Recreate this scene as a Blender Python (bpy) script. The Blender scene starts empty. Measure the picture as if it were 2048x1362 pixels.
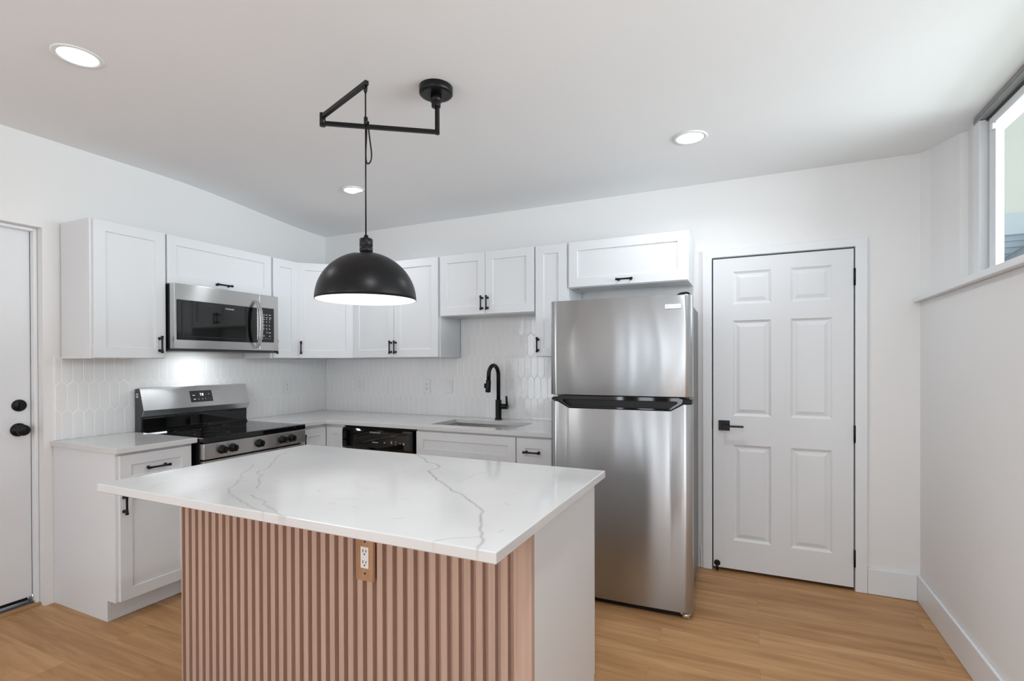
import bpy, bmesh, math, random
from mathutils import Vector, Matrix, noise
random.seed(7)
PI = math.pi
S = bpy.context.scene
COL = S.collection

# ------------------------------------------------------------------ camera, world, large lights, exposure
cam_d = bpy.data.cameras.new('camera')
cam = bpy.data.objects.new('camera', cam_d)
COL.objects.link(cam)
S.camera = cam
cam_d.sensor_fit = 'HORIZONTAL'
cam_d.sensor_width = 36.0
cam_d.lens = 1021.49 * 36.0 / 2048.0
cam_d.shift_y = 48.8 / 2048.0
cam_d.clip_start = 0.05
yaw, pitch, roll = 0.4359, -0.0047, -0.0031
_f = Vector((-math.sin(yaw), math.cos(yaw), 0)); _r = Vector((math.cos(yaw), math.sin(yaw), 0)); _u = Vector((0, 0, 1))
_f2 = _f * math.cos(pitch) + _u * math.sin(pitch); _u2 = _u * math.cos(pitch) - _f * math.sin(pitch)
_r3 = _r * math.cos(roll) + _u2 * math.sin(roll); _u3 = _u2 * math.cos(roll) - _r * math.sin(roll)
_m = Matrix((_r3, _u3, -_f2)).transposed().to_4x4()
_m.translation = Vector((3.62, -3.62, 1.37))
cam.matrix_world = _m

S.view_settings.view_transform = 'Standard'
S.view_settings.look = 'None'
S.view_settings.gamma = 1.0
S.view_settings.exposure = 0.14
S.view_settings.use_curve_mapping = False

W = bpy.data.worlds.new('world'); S.world = W; W.use_nodes = True
W.node_tree.nodes['Background'].inputs[0].default_value = (0.80, 0.86, 0.93, 1)
W.node_tree.nodes['Background'].inputs[1].default_value = 1.5

def area_light(name, loc, target, sx, sy, power, color=(1, 1, 1), shape='RECTANGLE', spread=180):
    d = bpy.data.lights.new(name, 'AREA'); d.shape = shape; d.size = sx; d.size_y = sy
    d.energy = power; d.color = color; d.spread = math.radians(spread)
    o = bpy.data.objects.new(name, d); COL.objects.link(o); o.location = loc
    o.rotation_euler = (Vector(target) - Vector(loc)).to_track_quat('-Z', 'Y').to_euler()
    return o
REAR = -7.2
# light in openings built in the walls: left and wide rear ones are added fill, narrow rear ones daylight
DAY = (0.915, 0.975, 1.045)
area_light('added_fill_left', (-0.03, -5.4, 1.4), (4.0, -5.4, 1.5), 1.4, 1.7, 36, DAY)  # unseen fill lamp added to light the right side of the room
area_light('added_fill_rear_wide', (3.70, REAR - 0.02, 1.3), (3.70, 0, 1.3), 1.2, 2.0, 26, DAY)  # unseen wide fill lamp added behind the camera
area_light('daylight_rear_slim', (2.24, REAR - 0.16, 1.25), (2.24, 0, 1.25), 0.26, 2.40, 7, DAY)
area_light('daylight_rear_slot', (1.78, REAR - 0.16, 1.25), (1.78, 0, 1.25), 0.12, 2.40, 5, DAY)
area_light('daylight_rear_right', (2.80, REAR - 0.16, 1.25), (2.80, 0, 1.25), 0.30, 2.40, 8, DAY)
# daylight outside the high side window: skylight thrown deep into the room, and light straight in
area_light('daylight_side', (8.5, -1.75, 1.8), (1.0, -1.9, 2.3), 5.0, 2.0, 360, DAY)
area_light('daylight_side_low', (6.4, -1.75, 1.65), (1.0, -1.9, 2.55), 3.0, 1.3, 24, DAY, spread=120)

# ------------------------------------------------------------------ materials
def mat(name, col, rough=0.5, metal=0.0, spec=0.5, coat=0.0, emis=None, estr=0.0, aniso=0.0):
    m = bpy.data.materials.new(name); m.use_nodes = True
    b = m.node_tree.nodes['Principled BSDF']
    b.inputs['Base Color'].default_value = (*col, 1)
    b.inputs['Roughness'].default_value = rough
    b.inputs['Metallic'].default_value = metal
    b.inputs['Specular IOR Level'].default_value = spec
    b.inputs['Coat Weight'].default_value = coat
    b.inputs['Anisotropic'].default_value = aniso
    if emis:
        b.inputs['Emission Color'].default_value = (*emis, 1); b.inputs['Emission Strength'].default_value = estr
    return m
def nodes(m): return m.node_tree.nodes, m.node_tree.links, m.node_tree.nodes['Principled BSDF']
def add_noise_bump(m, scale=60, strength=0.02, dist=0.01, stretch=(1, 1, 1), detail=2):
    n, l, b = nodes(m)
    tc = n.new('ShaderNodeTexCoord'); mp = n.new('ShaderNodeMapping'); mp.inputs['Scale'].default_value = stretch
    nz = n.new('ShaderNodeTexNoise'); nz.inputs['Scale'].default_value = scale; nz.inputs['Detail'].default_value = detail
    bp = n.new('ShaderNodeBump'); bp.inputs['Strength'].default_value = strength; bp.inputs['Distance'].default_value = dist
    l.new(tc.outputs['Object'], mp.inputs[0]); l.new(mp.outputs[0], nz.inputs['Vector'])
    l.new(nz.outputs['Fac'], bp.inputs['Height']); l.new(bp.outputs[0], b.inputs['Normal'])
    return nz
WALL = mat('wall_paint', (0.842, 0.838, 0.832), 0.6, spec=0.3); add_noise_bump(WALL, 180, 0.06, 0.002)
CEIL = mat('ceiling_paint', (0.89, 0.90, 0.91), 0.7, spec=0.2); add_noise_bump(CEIL, 140, 0.05, 0.002)
TRIM = mat('trim_paint', (0.82, 0.84, 0.855), 0.35, spec=0.45); add_noise_bump(TRIM, 30, 0.02, 0.002)
DOORP = mat('door_paint', (0.785, 0.80, 0.815), 0.38, spec=0.45); add_noise_bump(DOORP, 30, 0.02, 0.002)
CAB = mat('cabinet_lacquer', (0.768, 0.788, 0.805), 0.33, spec=0.45); add_noise_bump(CAB, 20, 0.015, 0.002)
BLK = mat('black_metal', (0.005, 0.005, 0.0055), 0.36, spec=0.28); add_noise_bump(BLK, 200, 0.05, 0.001)
BLKP = mat('black_plastic', (0.005, 0.005, 0.0055), 0.4, spec=0.3); add_noise_bump(BLKP, 200, 0.05, 0.001)
BGLASS = mat('black_glass', (0.004, 0.004, 0.004), 0.04, spec=0.6); add_noise_bump(BGLASS, 3, 0.01, 0.002)
GREY = mat('appliance_grey', (0.20, 0.20, 0.205), 0.42, spec=0.4); add_noise_bump(GREY, 300, 0.08, 0.001)
DGREY = mat('charcoal_steel', (0.045, 0.05, 0.052), 0.4); add_noise_bump(DGREY, 200, 0.05, 0.001)
GROUT = mat('grout', (0.97, 0.97, 0.97), 0.7); add_noise_bump(GROUT, 200, 0.1, 0.001)
TILE = mat('white_glaze', (0.85, 0.85, 0.845), 0.12, spec=0.5); add_noise_bump(TILE, 14, 0.25, 0.004)
PLASTIC = mat('white_plastic', (0.82, 0.82, 0.82), 0.3); add_noise_bump(PLASTIC, 60, 0.02, 0.001)
DARKSLOT = mat('dark_slot', (0.02, 0.02, 0.02), 0.6); add_noise_bump(DARKSLOT, 60, 0.02, 0.001)
PRINT = mat('white_print', (0.75, 0.75, 0.76), 0.5); add_noise_bump(PRINT, 60, 0.02, 0.001)
DPRINT = mat('dark_print', (0.05, 0.05, 0.055), 0.5); add_noise_bump(DPRINT, 60, 0.02, 0.001)
LED = mat('display_digits', (0.8, 0.8, 0.8), 0.5, emis=(0.9, 0.95, 1), estr=1.2); add_noise_bump(LED, 60, 0.02, 0.001)
DIFF = mat('lamp_diffuser', (0.9, 0.9, 0.9), 0.5, emis=(1, 0.98, 0.95), estr=4.0); add_noise_bump(DIFF, 60, 0.02, 0.001)
BULB = mat('lamp_bulb', (0.9, 0.9, 0.9), 0.5, emis=(1, 0.98, 0.95), estr=3.0); add_noise_bump(BULB, 60, 0.02, 0.001)
SHADEIN = mat('shade_white_inside', (0.9, 0.9, 0.9), 0.5); add_noise_bump(SHADEIN, 60, 0.02, 0.001)
CHROME = mat('bright_metal', (0.75, 0.75, 0.75), 0.18, 1.0); add_noise_bump(CHROME, 60, 0.02, 0.001)
BRICKY = mat('threshold_wood', (0.42, 0.25, 0.12), 0.5); add_noise_bump(BRICKY, 40, 0.2, 0.002, (8, 1, 1))

def steel(name, col, rough, wave, stretch=(260, 260, 1.2), fine=0.0, rot=0.25, fdist=0.0006):
    m = mat(name, col, rough, 1.0)
    n, l, b = nodes(m)
    b.inputs['Anisotropic'].default_value = 1.0
    b.inputs['Anisotropic Rotation'].default_value = rot
    tg = n.new('ShaderNodeTangent'); tg.direction_type = 'RADIAL'; tg.axis = 'Z'; l.new(tg.outputs[0], b.inputs['Tangent'])
    tc = n.new('ShaderNodeTexCoord')
    m1 = n.new('ShaderNodeMapping'); m1.inputs['Scale'].default_value = stretch
    n1 = n.new('ShaderNodeTexNoise'); n1.inputs['Scale'].default_value = 1.0; n1.inputs['Detail'].default_value = 3
    m2 = n.new('ShaderNodeMapping'); m2.inputs['Scale'].default_value = (4.5, 4.5, 0.9)
    n2 = n.new('ShaderNodeTexNoise'); n2.inputs['Scale'].default_value = 1.2; n2.inputs['Detail'].default_value = 1
    b1 = n.new('ShaderNodeBump'); b1.inputs['Strength'].default_value = fine; b1.inputs['Distance'].default_value = fdist
    b2 = n.new('ShaderNodeBump'); b2.inputs['Strength'].default_value = 1.0; b2.inputs['Distance'].default_value = wave
    l.new(tc.outputs['Object'], m1.inputs[0]); l.new(m1.outputs[0], n1.inputs['Vector']); l.new(n1.outputs['Fac'], b1.inputs['Height'])
    l.new(tc.outputs['Object'], m2.inputs[0]); l.new(m2.outputs[0], n2.inputs['Vector']); l.new(n2.outputs['Fac'], b2.inputs['Height'])
    l.new(b2.outputs[0], b1.inputs['Normal']); l.new(b1.outputs[0], b.inputs['Normal'])
    return m
STEEL_F = steel('fridge_stainless', (0.44, 0.455, 0.465), 0.25, 0.004, (60, 60, 3000), 0.0, 0.25, 0.0005)
STEEL = steel('brushed_stainless', (0.62, 0.62, 0.615), 0.26, 0.0015, (1.2, 1.2, 260))
SINKST = steel('sink_stainless', (0.55, 0.54, 0.53), 0.3, 0.001)

# oak plank floor, planks along x
OAK = mat('oak_planks', (0.42, 0.25, 0.13), 0.45, spec=0.22)
n, l, b = nodes(OAK)
tc = n.new('ShaderNodeTexCoord')
br = n.new('ShaderNodeTexBrick'); br.inputs['Scale'].default_value = 1.0
br.offset = 0.37; br.offset_frequency = 2
br.inputs['Brick Width'].default_value = 1.22; br.inputs['Row Height'].default_value = 0.182
br.inputs['Mortar Size'].default_value = 0.0009; br.inputs['Mortar Smooth'].default_value = 0.3; br.inputs['Bias'].default_value = 0.0
br.inputs['Color1'].default_value = (0.0, 0.0, 0.0, 1); br.inputs['Color2'].default_value = (1, 1, 1, 1); br.inputs['Mortar'].default_value = (0.5, 0.5, 0.5, 1)
l.new(tc.outputs['Object'], br.inputs['Vector'])
mp = n.new('ShaderNodeMapping'); mp.inputs['Scale'].default_value = (1.1, 11.0, 1)
sep = n.new('ShaderNodeVectorMath'); sep.operation = 'MULTIPLY_ADD'
l.new(br.outputs['Color'], sep.inputs[0]); sep.inputs[1].default_value = (9.0, 5.0, 0); l.new(tc.outputs['Object'], sep.inputs[2])
l.new(sep.outputs[0], mp.inputs[0])
g1 = n.new('ShaderNodeTexNoise'); g1.inputs['Scale'].default_value = 1.6; g1.inputs['Detail'].default_value = 7; g1.inputs['Roughness'].default_value = 0.6; g1.inputs['Distortion'].default_value = 0.5
l.new(mp.outputs[0], g1.inputs['Vector'])
mp2 = n.new('ShaderNodeMapping'); mp2.inputs['Scale'].default_value = (3.0, 90.0, 1); l.new(sep.outputs[0], mp2.inputs[0])
g2 = n.new('ShaderNodeTexNoise'); g2.inputs['Scale'].default_value = 1.0; g2.inputs['Detail'].default_value = 3; l.new(mp2.outputs[0], g2.inputs['Vector'])
rp = n.new('ShaderNodeValToRGB')
rp.color_ramp.elements[0].position = 0.30; rp.color_ramp.elements[0].color = (0.370, 0.190, 0.080, 1)
rp.color_ramp.elements[1].position = 0.72; rp.color_ramp.elements[1].color = (0.590, 0.345, 0.168, 1)
e = rp.color_ramp.elements.new(0.5); e.color = (0.480, 0.262, 0.118, 1)
ad = n.new('ShaderNodeMath'); ad.operation = 'MULTIPLY_ADD'; ad.inputs[1].default_value = 0.16
l.new(g2.outputs['Fac'], ad.inputs[0]); l.new(g1.outputs['Fac'], ad.inputs[2])
ad2 = n.new('ShaderNodeMath'); ad2.operation = 'MULTIPLY_ADD'; ad2.inputs[1].default_value = 0.15
l.new(br.outputs['Color'], ad2.inputs[0]); l.new(ad.outputs[0], ad2.inputs[2])
sb = n.new('ShaderNodeMath'); sb.operation = 'SUBTRACT'; sb.inputs[1].default_value = 0.155; l.new(ad2.outputs[0], sb.inputs[0])
l.new(sb.outputs[0], rp.inputs['Fac'])
mx = n.new('ShaderNodeMixRGB'); mx.blend_type = 'MULTIPLY'; mx.inputs['Color2'].default_value = (0.72, 0.66, 0.6, 1)
l.new(br.outputs['Fac'], mx.inputs['Fac']); l.new(rp.outputs['Color'], mx.inputs['Color1']); l.new(mx.outputs[0], b.inputs['Base Color'])
bp = n.new('ShaderNodeBump'); bp.inputs['Strength'].default_value = 0.12; bp.inputs['Distance'].default_value = 0.002
l.new(g2.outputs['Fac'], bp.inputs['Height']); l.new(bp.outputs[0], b.inputs['Normal'])

def quartz(name, veined):
    m = mat(name, (0.80, 0.795, 0.79), 0.10, spec=0.5)
    n, l, b = nodes(m)
    tc = n.new('ShaderNodeTexCoord')
    nz = n.new('ShaderNodeTexNoise'); nz.inputs['Scale'].default_value = 3.0; nz.inputs['Detail'].default_value = 4
    l.new(tc.outputs['Object'], nz.inputs['Vector'])
    rp = n.new('ShaderNodeValToRGB')
    rp.color_ramp.elements[0].position = 0.3; rp.color_ramp.elements[0].color = (0.65, 0.648, 0.644, 1)
    rp.color_ramp.elements[1].position = 0.7; rp.color_ramp.elements[1].color = (0.715, 0.713, 0.710, 1)
    l.new(nz.outputs['Fac'], rp.inputs['Fac'])
    # faint short flecks
    mpf = n.new('ShaderNodeMapping'); mpf.inputs['Scale'].default_value = (9, 22, 9); mpf.inputs['Rotation'].default_value = (0, 0, 0.35)
    l.new(tc.outputs['Object'], mpf.inputs[0])
    nf = n.new('ShaderNodeTexNoise'); nf.inputs['Scale'].default_value = 1.0; nf.inputs['Detail'].default_value = 5; nf.inputs['Roughness'].default_value = 0.65
    l.new(mpf.outputs[0], nf.inputs['Vector'])
    rf = n.new('ShaderNodeValToRGB'); rf.color_ramp.elements[0].position = 0.66; rf.color_ramp.elements[0].color = (0, 0, 0, 1)
    rf.color_ramp.elements[1].position = 0.78; rf.color_ramp.elements[1].color = (1, 1, 1, 1)
    l.new(nf.outputs['Fac'], rf.inputs['Fac'])
    fs = n.new('ShaderNodeMath'); fs.operation = 'MULTIPLY'; fs.inputs[1].default_value = 0.35; l.new(rf.outputs['Color'], fs.inputs[0])
    mxf = n.new('ShaderNodeMixRGB'); mxf.inputs['Color2'].default_value = (0.50, 0.48, 0.46, 1)
    l.new(fs.outputs[0], mxf.inputs['Fac']); l.new(rp.outputs['Color'], mxf.inputs['Color1'])
    out = mxf.outputs[0]
    if veined:
        at = n.new('ShaderNodeAttribute'); at.attribute_name = 'vein'
        mv = n.new('ShaderNodeMixRGB'); mv.inputs['Color2'].default_value = (0.36, 0.345, 0.33, 1)
        l.new(at.outputs['Fac'], mv.inputs['Fac']); l.new(out, mv.inputs['Color1']); out = mv.outputs[0]
    l.new(out, b.inputs['Base Color'])
    return m
QUARTZ = quartz('white_quartz', False)
QUARTZV = quartz('veined_quartz', True)

SLAT = mat('slat_veneer', (0.46, 0.305, 0.235), 0.5, spec=0.3)
n, l, b = nodes(SLAT)
tc = n.new('ShaderNodeTexCoord'); mp = n.new('ShaderNodeMapping'); mp.inputs['Scale'].default_value = (60, 60, 1.6)
nz = n.new('ShaderNodeTexNoise'); nz.inputs['Scale'].default_value = 1.0; nz.inputs['Detail'].default_value = 4
rp = n.new('ShaderNodeValToRGB'); rp.color_ramp.elements[0].position = 0.3; rp.color_ramp.elements[0].color = (0.47, 0.325, 0.252, 1)
rp.color_ramp.elements[1].position = 0.7; rp.color_ramp.elements[1].color = (0.56, 0.395, 0.318, 1)
l.new(tc.outputs['Object'], mp.inputs[0]); l.new(mp.outputs[0], nz.inputs['Vector']); l.new(nz.outputs['Fac'], rp.inputs['Fac']); l.new(rp.outputs[0], b.inputs['Base Color'])
PLATEW = mat('wood_plate', (0.40, 0.22, 0.11), 0.45)
n, l, b = nodes(PLATEW)
tc = n.new('ShaderNodeTexCoord'); mp = n.new('ShaderNodeMapping'); mp.inputs['Scale'].default_value = (50, 50, 5)
nz = n.new('ShaderNodeTexNoise'); nz.inputs['Scale'].default_value = 1.0; nz.inputs['Detail'].default_value = 4
rp = n.new('ShaderNodeValToRGB'); rp.color_ramp.elements[0].position = 0.3; rp.color_ramp.elements[0].color = (0.33, 0.17, 0.085, 1)
rp.color_ramp.elements[1].position = 0.7; rp.color_ramp.elements[1].color = (0.47, 0.27, 0.15, 1)
l.new(tc.outputs['Object'], mp.inputs[0]); l.new(mp.outputs[0], nz.inputs['Vector']); l.new(nz.outputs['Fac'], rp.inputs['Fac']); l.new(rp.outputs[0], b.inputs['Base Color'])

GLASS = bpy.data.materials.new('window_glass'); GLASS.use_nodes = True
n = GLASS.node_tree.nodes; l = GLASS.node_tree.links; n.clear()
o_ = n.new('ShaderNodeOutputMaterial'); tr = n.new('ShaderNodeBsdfTransparent'); gl = n.new('ShaderNodeBsdfGlossy'); gl.inputs['Roughness'].default_value = 0.01
tr.inputs[0].default_value = (0.96, 0.98, 0.97, 1)
fr = n.new('ShaderNodeFresnel'); fr.inputs['IOR'].default_value = 1.45; ms = n.new('ShaderNodeMixShader')
gm = n.new('ShaderNodeNewGeometry'); iv = n.new('ShaderNodeMath'); iv.operation = 'SUBTRACT'; iv.inputs[0].default_value = 1.0; l.new(gm.outputs['Backfacing'], iv.inputs[1])
ml = n.new('ShaderNodeMath'); ml.operation = 'MULTIPLY'; l.new(fr.outputs[0], ml.inputs[0]); l.new(iv.outputs[0], ml.inputs[1]); l.new(ml.outputs[0], ms.inputs[0]); l.new(tr.outputs[0], ms.inputs[1]); l.new(gl.outputs[0], ms.inputs[2]); l.new(ms.outputs[0], o_.inputs[0])
SIDING = mat('blue_grey_siding', (0.27, 0.34, 0.40), 0.6); add_noise_bump(SIDING, 60, 0.1, 0.002)
CREAM = mat('cream_stucco', (0.58, 0.59, 0.52), 0.8); add_noise_bump(CREAM, 80, 0.3, 0.004)
SHINGLE = mat('slate_roof_edge', (0.10, 0.125, 0.15), 0.7); add_noise_bump(SHINGLE, 60, 0.2, 0.004)
BANDM = mat('pale_band', (0.45, 0.52, 0.54), 0.6); add_noise_bump(BANDM, 60, 0.1, 0.002)

# ------------------------------------------------------------------ helpers
def ident(p): return Vector(p)
def left_frame(p): return Vector((p[1], p[0], p[2]))        # (u along +y, d out of the left wall, z)
def back_frame(p): return Vector((p[0], -p[1], p[2]))       # (u along +x, d out of the back wall, z)
_c = 1 / math.sqrt(2)
def diag_frame(p):                                          # corner unit: front runs from (.305,-.617) to (.617,-.305)
    return Vector((0.305 + _c * p[0] + _c * p[1], -0.617 + _c * p[0] - _c * p[1], p[2]))

class MB:
    def __init__(s, T=ident): s.bm = bmesh.new(); s.T = T
    def v(s, p): return s.bm.verts.new(s.T(p))
    def face(s, vs):
        try: return s.bm.faces.new(vs)
        except ValueError: return None
    def box(s, x0, x1, y0, y1, z0, z1):
        P = [s.v((x, y, z)) for z in (z0, z1) for y in (y0, y1) for x in (x0, x1)]
        for q in ((0, 1, 3, 2), (4, 6, 7, 5), (0, 4, 5, 1), (2, 3, 7, 6), (0, 2, 6, 4), (1, 5, 7, 3)): s.face([P[i] for i in q])
        return s
    def prism(s, poly, axis, a0, a1):
        """poly of 2D points; axis 0/1/2 = extruded coordinate"""
        def mk(pt, a):
            q = list(pt); q.insert(axis, a); return s.v(q)
        A = [mk(p, a0) for p in poly]; B = [mk(p, a1) for p in poly]; k = len(poly)
        s.face(A); s.face(B[::-1])
        for i in range(k): s.face([A[i], B[i], B[(i + 1) % k], A[(i + 1) % k]])
        return s
    def ring(s, c, ax, r, n=20):
        ax = Vector(ax).normalized(); t = Vector((0, 0, 1)) if abs(ax.z) < 0.9 else Vector((1, 0, 0))
        e1 = ax.cross(t).normalized(); e2 = ax.cross(e1)
        return [s.v(Vector(c) + r * (math.cos(2 * PI * i / n) * e1 + math.sin(2 * PI * i / n) * e2)) for i in range(n)]
    def lathe(s, c, ax, prof, n=24, cap=True):
        """prof: list of (distance along ax, radius)"""
        ax = Vector(ax).normalized(); R = []
        for (h, r) in prof: R.append(s.ring(Vector(c) + ax * h, ax, max(r, 1e-5), n))
        for a, b in zip(R, R[1:]):
            for i in range(n):
                f = s.face([a[i], a[(i + 1) % n], b[(i + 1) % n], b[i]])
                if f: f.smooth = True
        if cap: s.face(R[0][::-1]); s.face(R[-1])
        return s
    def cyl(s, p0, p1, r, n=20, r1=None):
        d = Vector(p1) - Vector(p0); return s.lathe(p0, d, [(0, r), (d.length, r1 if r1 is not None else r)], n)
    def tube(s, pts, r, n=12, flat=None):
        pts = [Vector(p) for p in pts]; R = []; prev = None
        for i, p in enumerate(pts):
            t = (pts[min(i + 1, len(pts) - 1)] - pts[max(i - 1, 0)]).normalized()
            if prev is None:
                a = Vector((0, 0, 1)) if abs(t.z) < 0.9 else Vector((0, 1, 0))
                e1 = t.cross(a).normalized()
            else: e1 = (prev - t * prev.dot(t)).normalized()
            prev = e1; e2 = t.cross(e1)
            rr = r[i] if isinstance(r, (list, tuple)) else r
            R.append([s.v(p + rr * (math.cos(2 * PI * k / n) * e1 + math.sin(2 * PI * k / n) * e2)) for k in range(n)])
        for a, b in zip(R, R[1:]):
            for i in range(n):
                f = s.face([a[i], a[(i + 1) % n], b[(i + 1) % n], b[i]])
                if f: f.smooth = True
        s.face(R[0][::-1]); s.face(R[-1]); return s
    def cells(s, us, vs, keep, w0, w1, axis=2):
        """slab made of grid cells (holes allowed) between w0 and w1 on `axis`"""
        def mk(a, b, w):
            q = [a, b]; q.insert(axis, w); return q
        nu, nv = len(us) - 1, len(vs) - 1
        K = {(i, j) for i in range(nu) for j in range(nv) if keep((us[i] + us[i + 1]) / 2, (vs[j] + vs[j + 1]) / 2)}
        cache = {}
        def V(i, j, w):
            if (i, j, w) not in cache: cache[(i, j, w)] = s.v(mk(us[i], vs[j], w))
            return cache[(i, j, w)]
        for (i, j) in K:
            for w in (w0, w1): s.face([V(i, j, w), V(i + 1, j, w), V(i + 1, j + 1, w), V(i, j + 1, w)])
            for (di, dj, a, b) in ((-1, 0, (i, j), (i, j + 1)), (1, 0, (i + 1, j), (i + 1, j + 1)), (0, -1, (i, j), (i + 1, j)), (0, 1, (i, j + 1), (i + 1, j + 1))):
                if (i + di, j + dj) not in K: s.face([V(*a, w0), V(*b, w0), V(*b, w1), V(*a, w1)])
        return s
    def panelled(s, u0, u1, z0, z1, df, dk, rects, prof):
        """door: front face at d=df, back at d=dk; each rect (ua,ub,za,zb) is sunk following prof [(inset, depth)]"""
        us = sorted({u0, u1} | {r[0] for r in rects} | {r[1] for r in rects})
        zs = sorted({z0, z1} | {r[2] for r in rects} | {r[3] for r in rects})
        RS = {(r[0], r[2]): r for r in rects}
        for i in range(len(us) - 1):
            for j in range(len(zs) - 1):
                a, b_, c, d = us[i], us[i + 1], zs[j], zs[j + 1]
                if (a, c) in RS:
                    loop = [s.v((a, df, c)), s.v((b_, df, c)), s.v((b_, df, d)), s.v((a, df, d))]
                    for (ins, dep) in prof:
                        new = [s.v((a + ins, df - dep, c + ins)), s.v((b_ - ins, df - dep, c + ins)), s.v((b_ - ins, df - dep, d - ins)), s.v((a + ins, df - dep, d - ins))]
                        for k in range(4): s.face([loop[k], loop[(k + 1) % 4], new[(k + 1) % 4], new[k]])
                        loop = new
                    s.face(loop)
                else:
                    s.face([s.v((a, df, c)), s.v((b_, df, c)), s.v((b_, df, d)), s.v((a, df, d))])
        for i in range(len(us) - 1):
            for z in (z0, z1): s.face([s.v((us[i], df, z)), s.v((us[i + 1], df, z)), s.v((us[i + 1], dk, z)), s.v((us[i], dk, z))])
        for j in range(len(zs) - 1):
            for u in (u0, u1): s.face([s.v((u, df, zs[j])), s.v((u, df, zs[j + 1])), s.v((u, dk, zs[j + 1])), s.v((u, dk, zs[j]))])
        for i in range(len(us) - 1):
            for j in range(len(zs) - 1): s.face([s.v((us[i], dk, zs[j])), s.v((us[i + 1], dk, zs[j])), s.v((us[i + 1], dk, zs[j + 1])), s.v((us[i], dk, zs[j + 1]))])
        bmesh.ops.remove_doubles(s.bm, verts=s.bm.verts, dist=1e-5)
        return s

def origin_of(o):
    p = Vector((0, 0, 0))
    while o is not None: p += Vector(o.location); o = o.parent
    return p
def obj(name, mb, m, parent=None, bevel=0.0, seg=2, loc=None, smooth=False):
    bm = mb.bm
    bmesh.ops.recalc_face_normals(bm, faces=bm.faces)
    base = origin_of(parent) if parent else Vector((0, 0, 0))
    own = Vector(loc) - base if loc is not None else Vector((0, 0, 0))
    for v in bm.verts: v.co -= base + own
    me = bpy.data.meshes.new(name); bm.to_mesh(me); bm.free()
    if smooth:
        for p in me.polygons: p.use_smooth = True
    for mm in (m if isinstance(m, (list, tuple)) else [m]): me.materials.append(mm)
    o = bpy.data.objects.new(name, me); COL.objects.link(o); o.location = own
    if parent: o.parent = parent
    if bevel:
        md = o.modifiers.new('bevel', 'BEVEL'); md.width = bevel; md.segments = seg; md.limit_method = 'ANGLE'; md.angle_limit = 0.6
    return o
def tag(o, label=None, cat=None, group=None, kind=None):
    if label: o['label'] = label
    if cat: o['category'] = cat
    if group: o['group'] = group
    if kind: o['kind'] = kind
    return o
def thing(name, label, cat, loc, group=None, kind=None):
    o = bpy.data.objects.new(name, None); COL.objects.link(o); o.location = loc; o.empty_display_size = 0.05
    return tag(o, label, cat, group, kind)
def text(name, body, size, m, parent, loc, rot, align='LEFT', sx=1.0, ext=0.0002):
    c = bpy.data.curves.new(name, 'FONT'); c.body = body; c.size = size; c.extrude = ext; c.align_x = align
    c.materials.append(m)
    o0 = bpy.data.objects.new(name, c); COL.objects.link(o0)
    me = bpy.data.meshes.new_from_object(o0.evaluated_get(bpy.context.evaluated_depsgraph_get())); me.name = name
    bpy.data.objects.remove(o0); bpy.data.curves.remove(c)
    o = bpy.data.objects.new(name, me); COL.objects.link(o); o.parent = parent
    o.location = Vector(loc) - origin_of(parent); o.rotation_euler = rot; o.scale = (sx, 1, 1)
    return o
ROT_BACK = (PI / 2, 0, 0)
ROT_LEFT = (PI / 2, 0, PI / 2)

def smooth01(t): t = min(1, max(0, t)); return t * t * (3 - 2 * t)
def zc(x, y): return 2.553 + 0.095 * smooth01(-y / 1.5) * (1 - min(max(x, 0), 4.5) / 4.5)

# ------------------------------------------------------------------ setting
mb = MB(); mb.box(-0.35, 4.9, REAR - 0.2, 0.30, -0.06, 0.0)
tag(obj('floor', mb, OAK), 'honey oak plank floor of the kitchen', 'floor', kind='structure')

mb = MB()
xs = [-0.3 + 5.1 * i / 34 for i in range(35)]; ys = [0.28 - 7.9 * j / 54 for j in range(55)]
lo = [[mb.v((x, y, zc(x, y))) for y in ys] for x in xs]
hi = [[mb.v((x, y, 2.80)) for y in (ys[0], ys[-1])] for x in (xs[0], xs[-1])]
for i in range(34):
    for j in range(54):
        f = mb.face([lo[i][j], lo[i + 1][j], lo[i + 1][j + 1], lo[i][j + 1]]); f.smooth = True
mb.face([hi[0][0], hi[1][0], hi[1][1], hi[0][1]])
mb.face([r[0] for r in lo] + [hi[1][0], hi[0][0]]); mb.face([r[-1] for r in lo] + [hi[1][1], hi[0][1]])
mb.face(lo[0] + [hi[0][1], hi[0][0]]); mb.face(lo[-1] + [hi[1][1], hi[1][0]])
tag(obj('ceiling', mb, CEIL), 'smooth white ceiling with recessed lights', 'ceiling', kind='structure')

# left wall with the entry door opening and an added opening for the fill light
OY0, OY1, OZ = -3.04, -2.123, 2.139
mb = MB(); mb.cells([REAR, -6.1, -4.7, OY0, OY1, 0.0], [-0.05, 0.5, OZ, 2.25, 2.75], lambda y, z: not (OY0 < y < OY1 and z < OZ) and not (-6.1 < y < -4.7 and 0.5 < z < 2.25), -0.28, 0.0, axis=0)
tag(obj('wall_left', mb, WALL), 'white wall on the left behind the range', 'wall', kind='structure')
# back wall with the pantry door opening
DX0, DX1, DZ = 3.393, 4.187, 2.052
mb = MB(); mb.cells([-0.28, DX0, DX1, 4.69], [-0.05, DZ, 2.75], lambda x, z: not (DX0 < x < DX1 and z < DZ), 0.0, 0.25, axis=1)
tag(obj('wall_back', mb, WALL), 'white back wall behind sink and panel door', 'wall', kind='structure')
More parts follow.
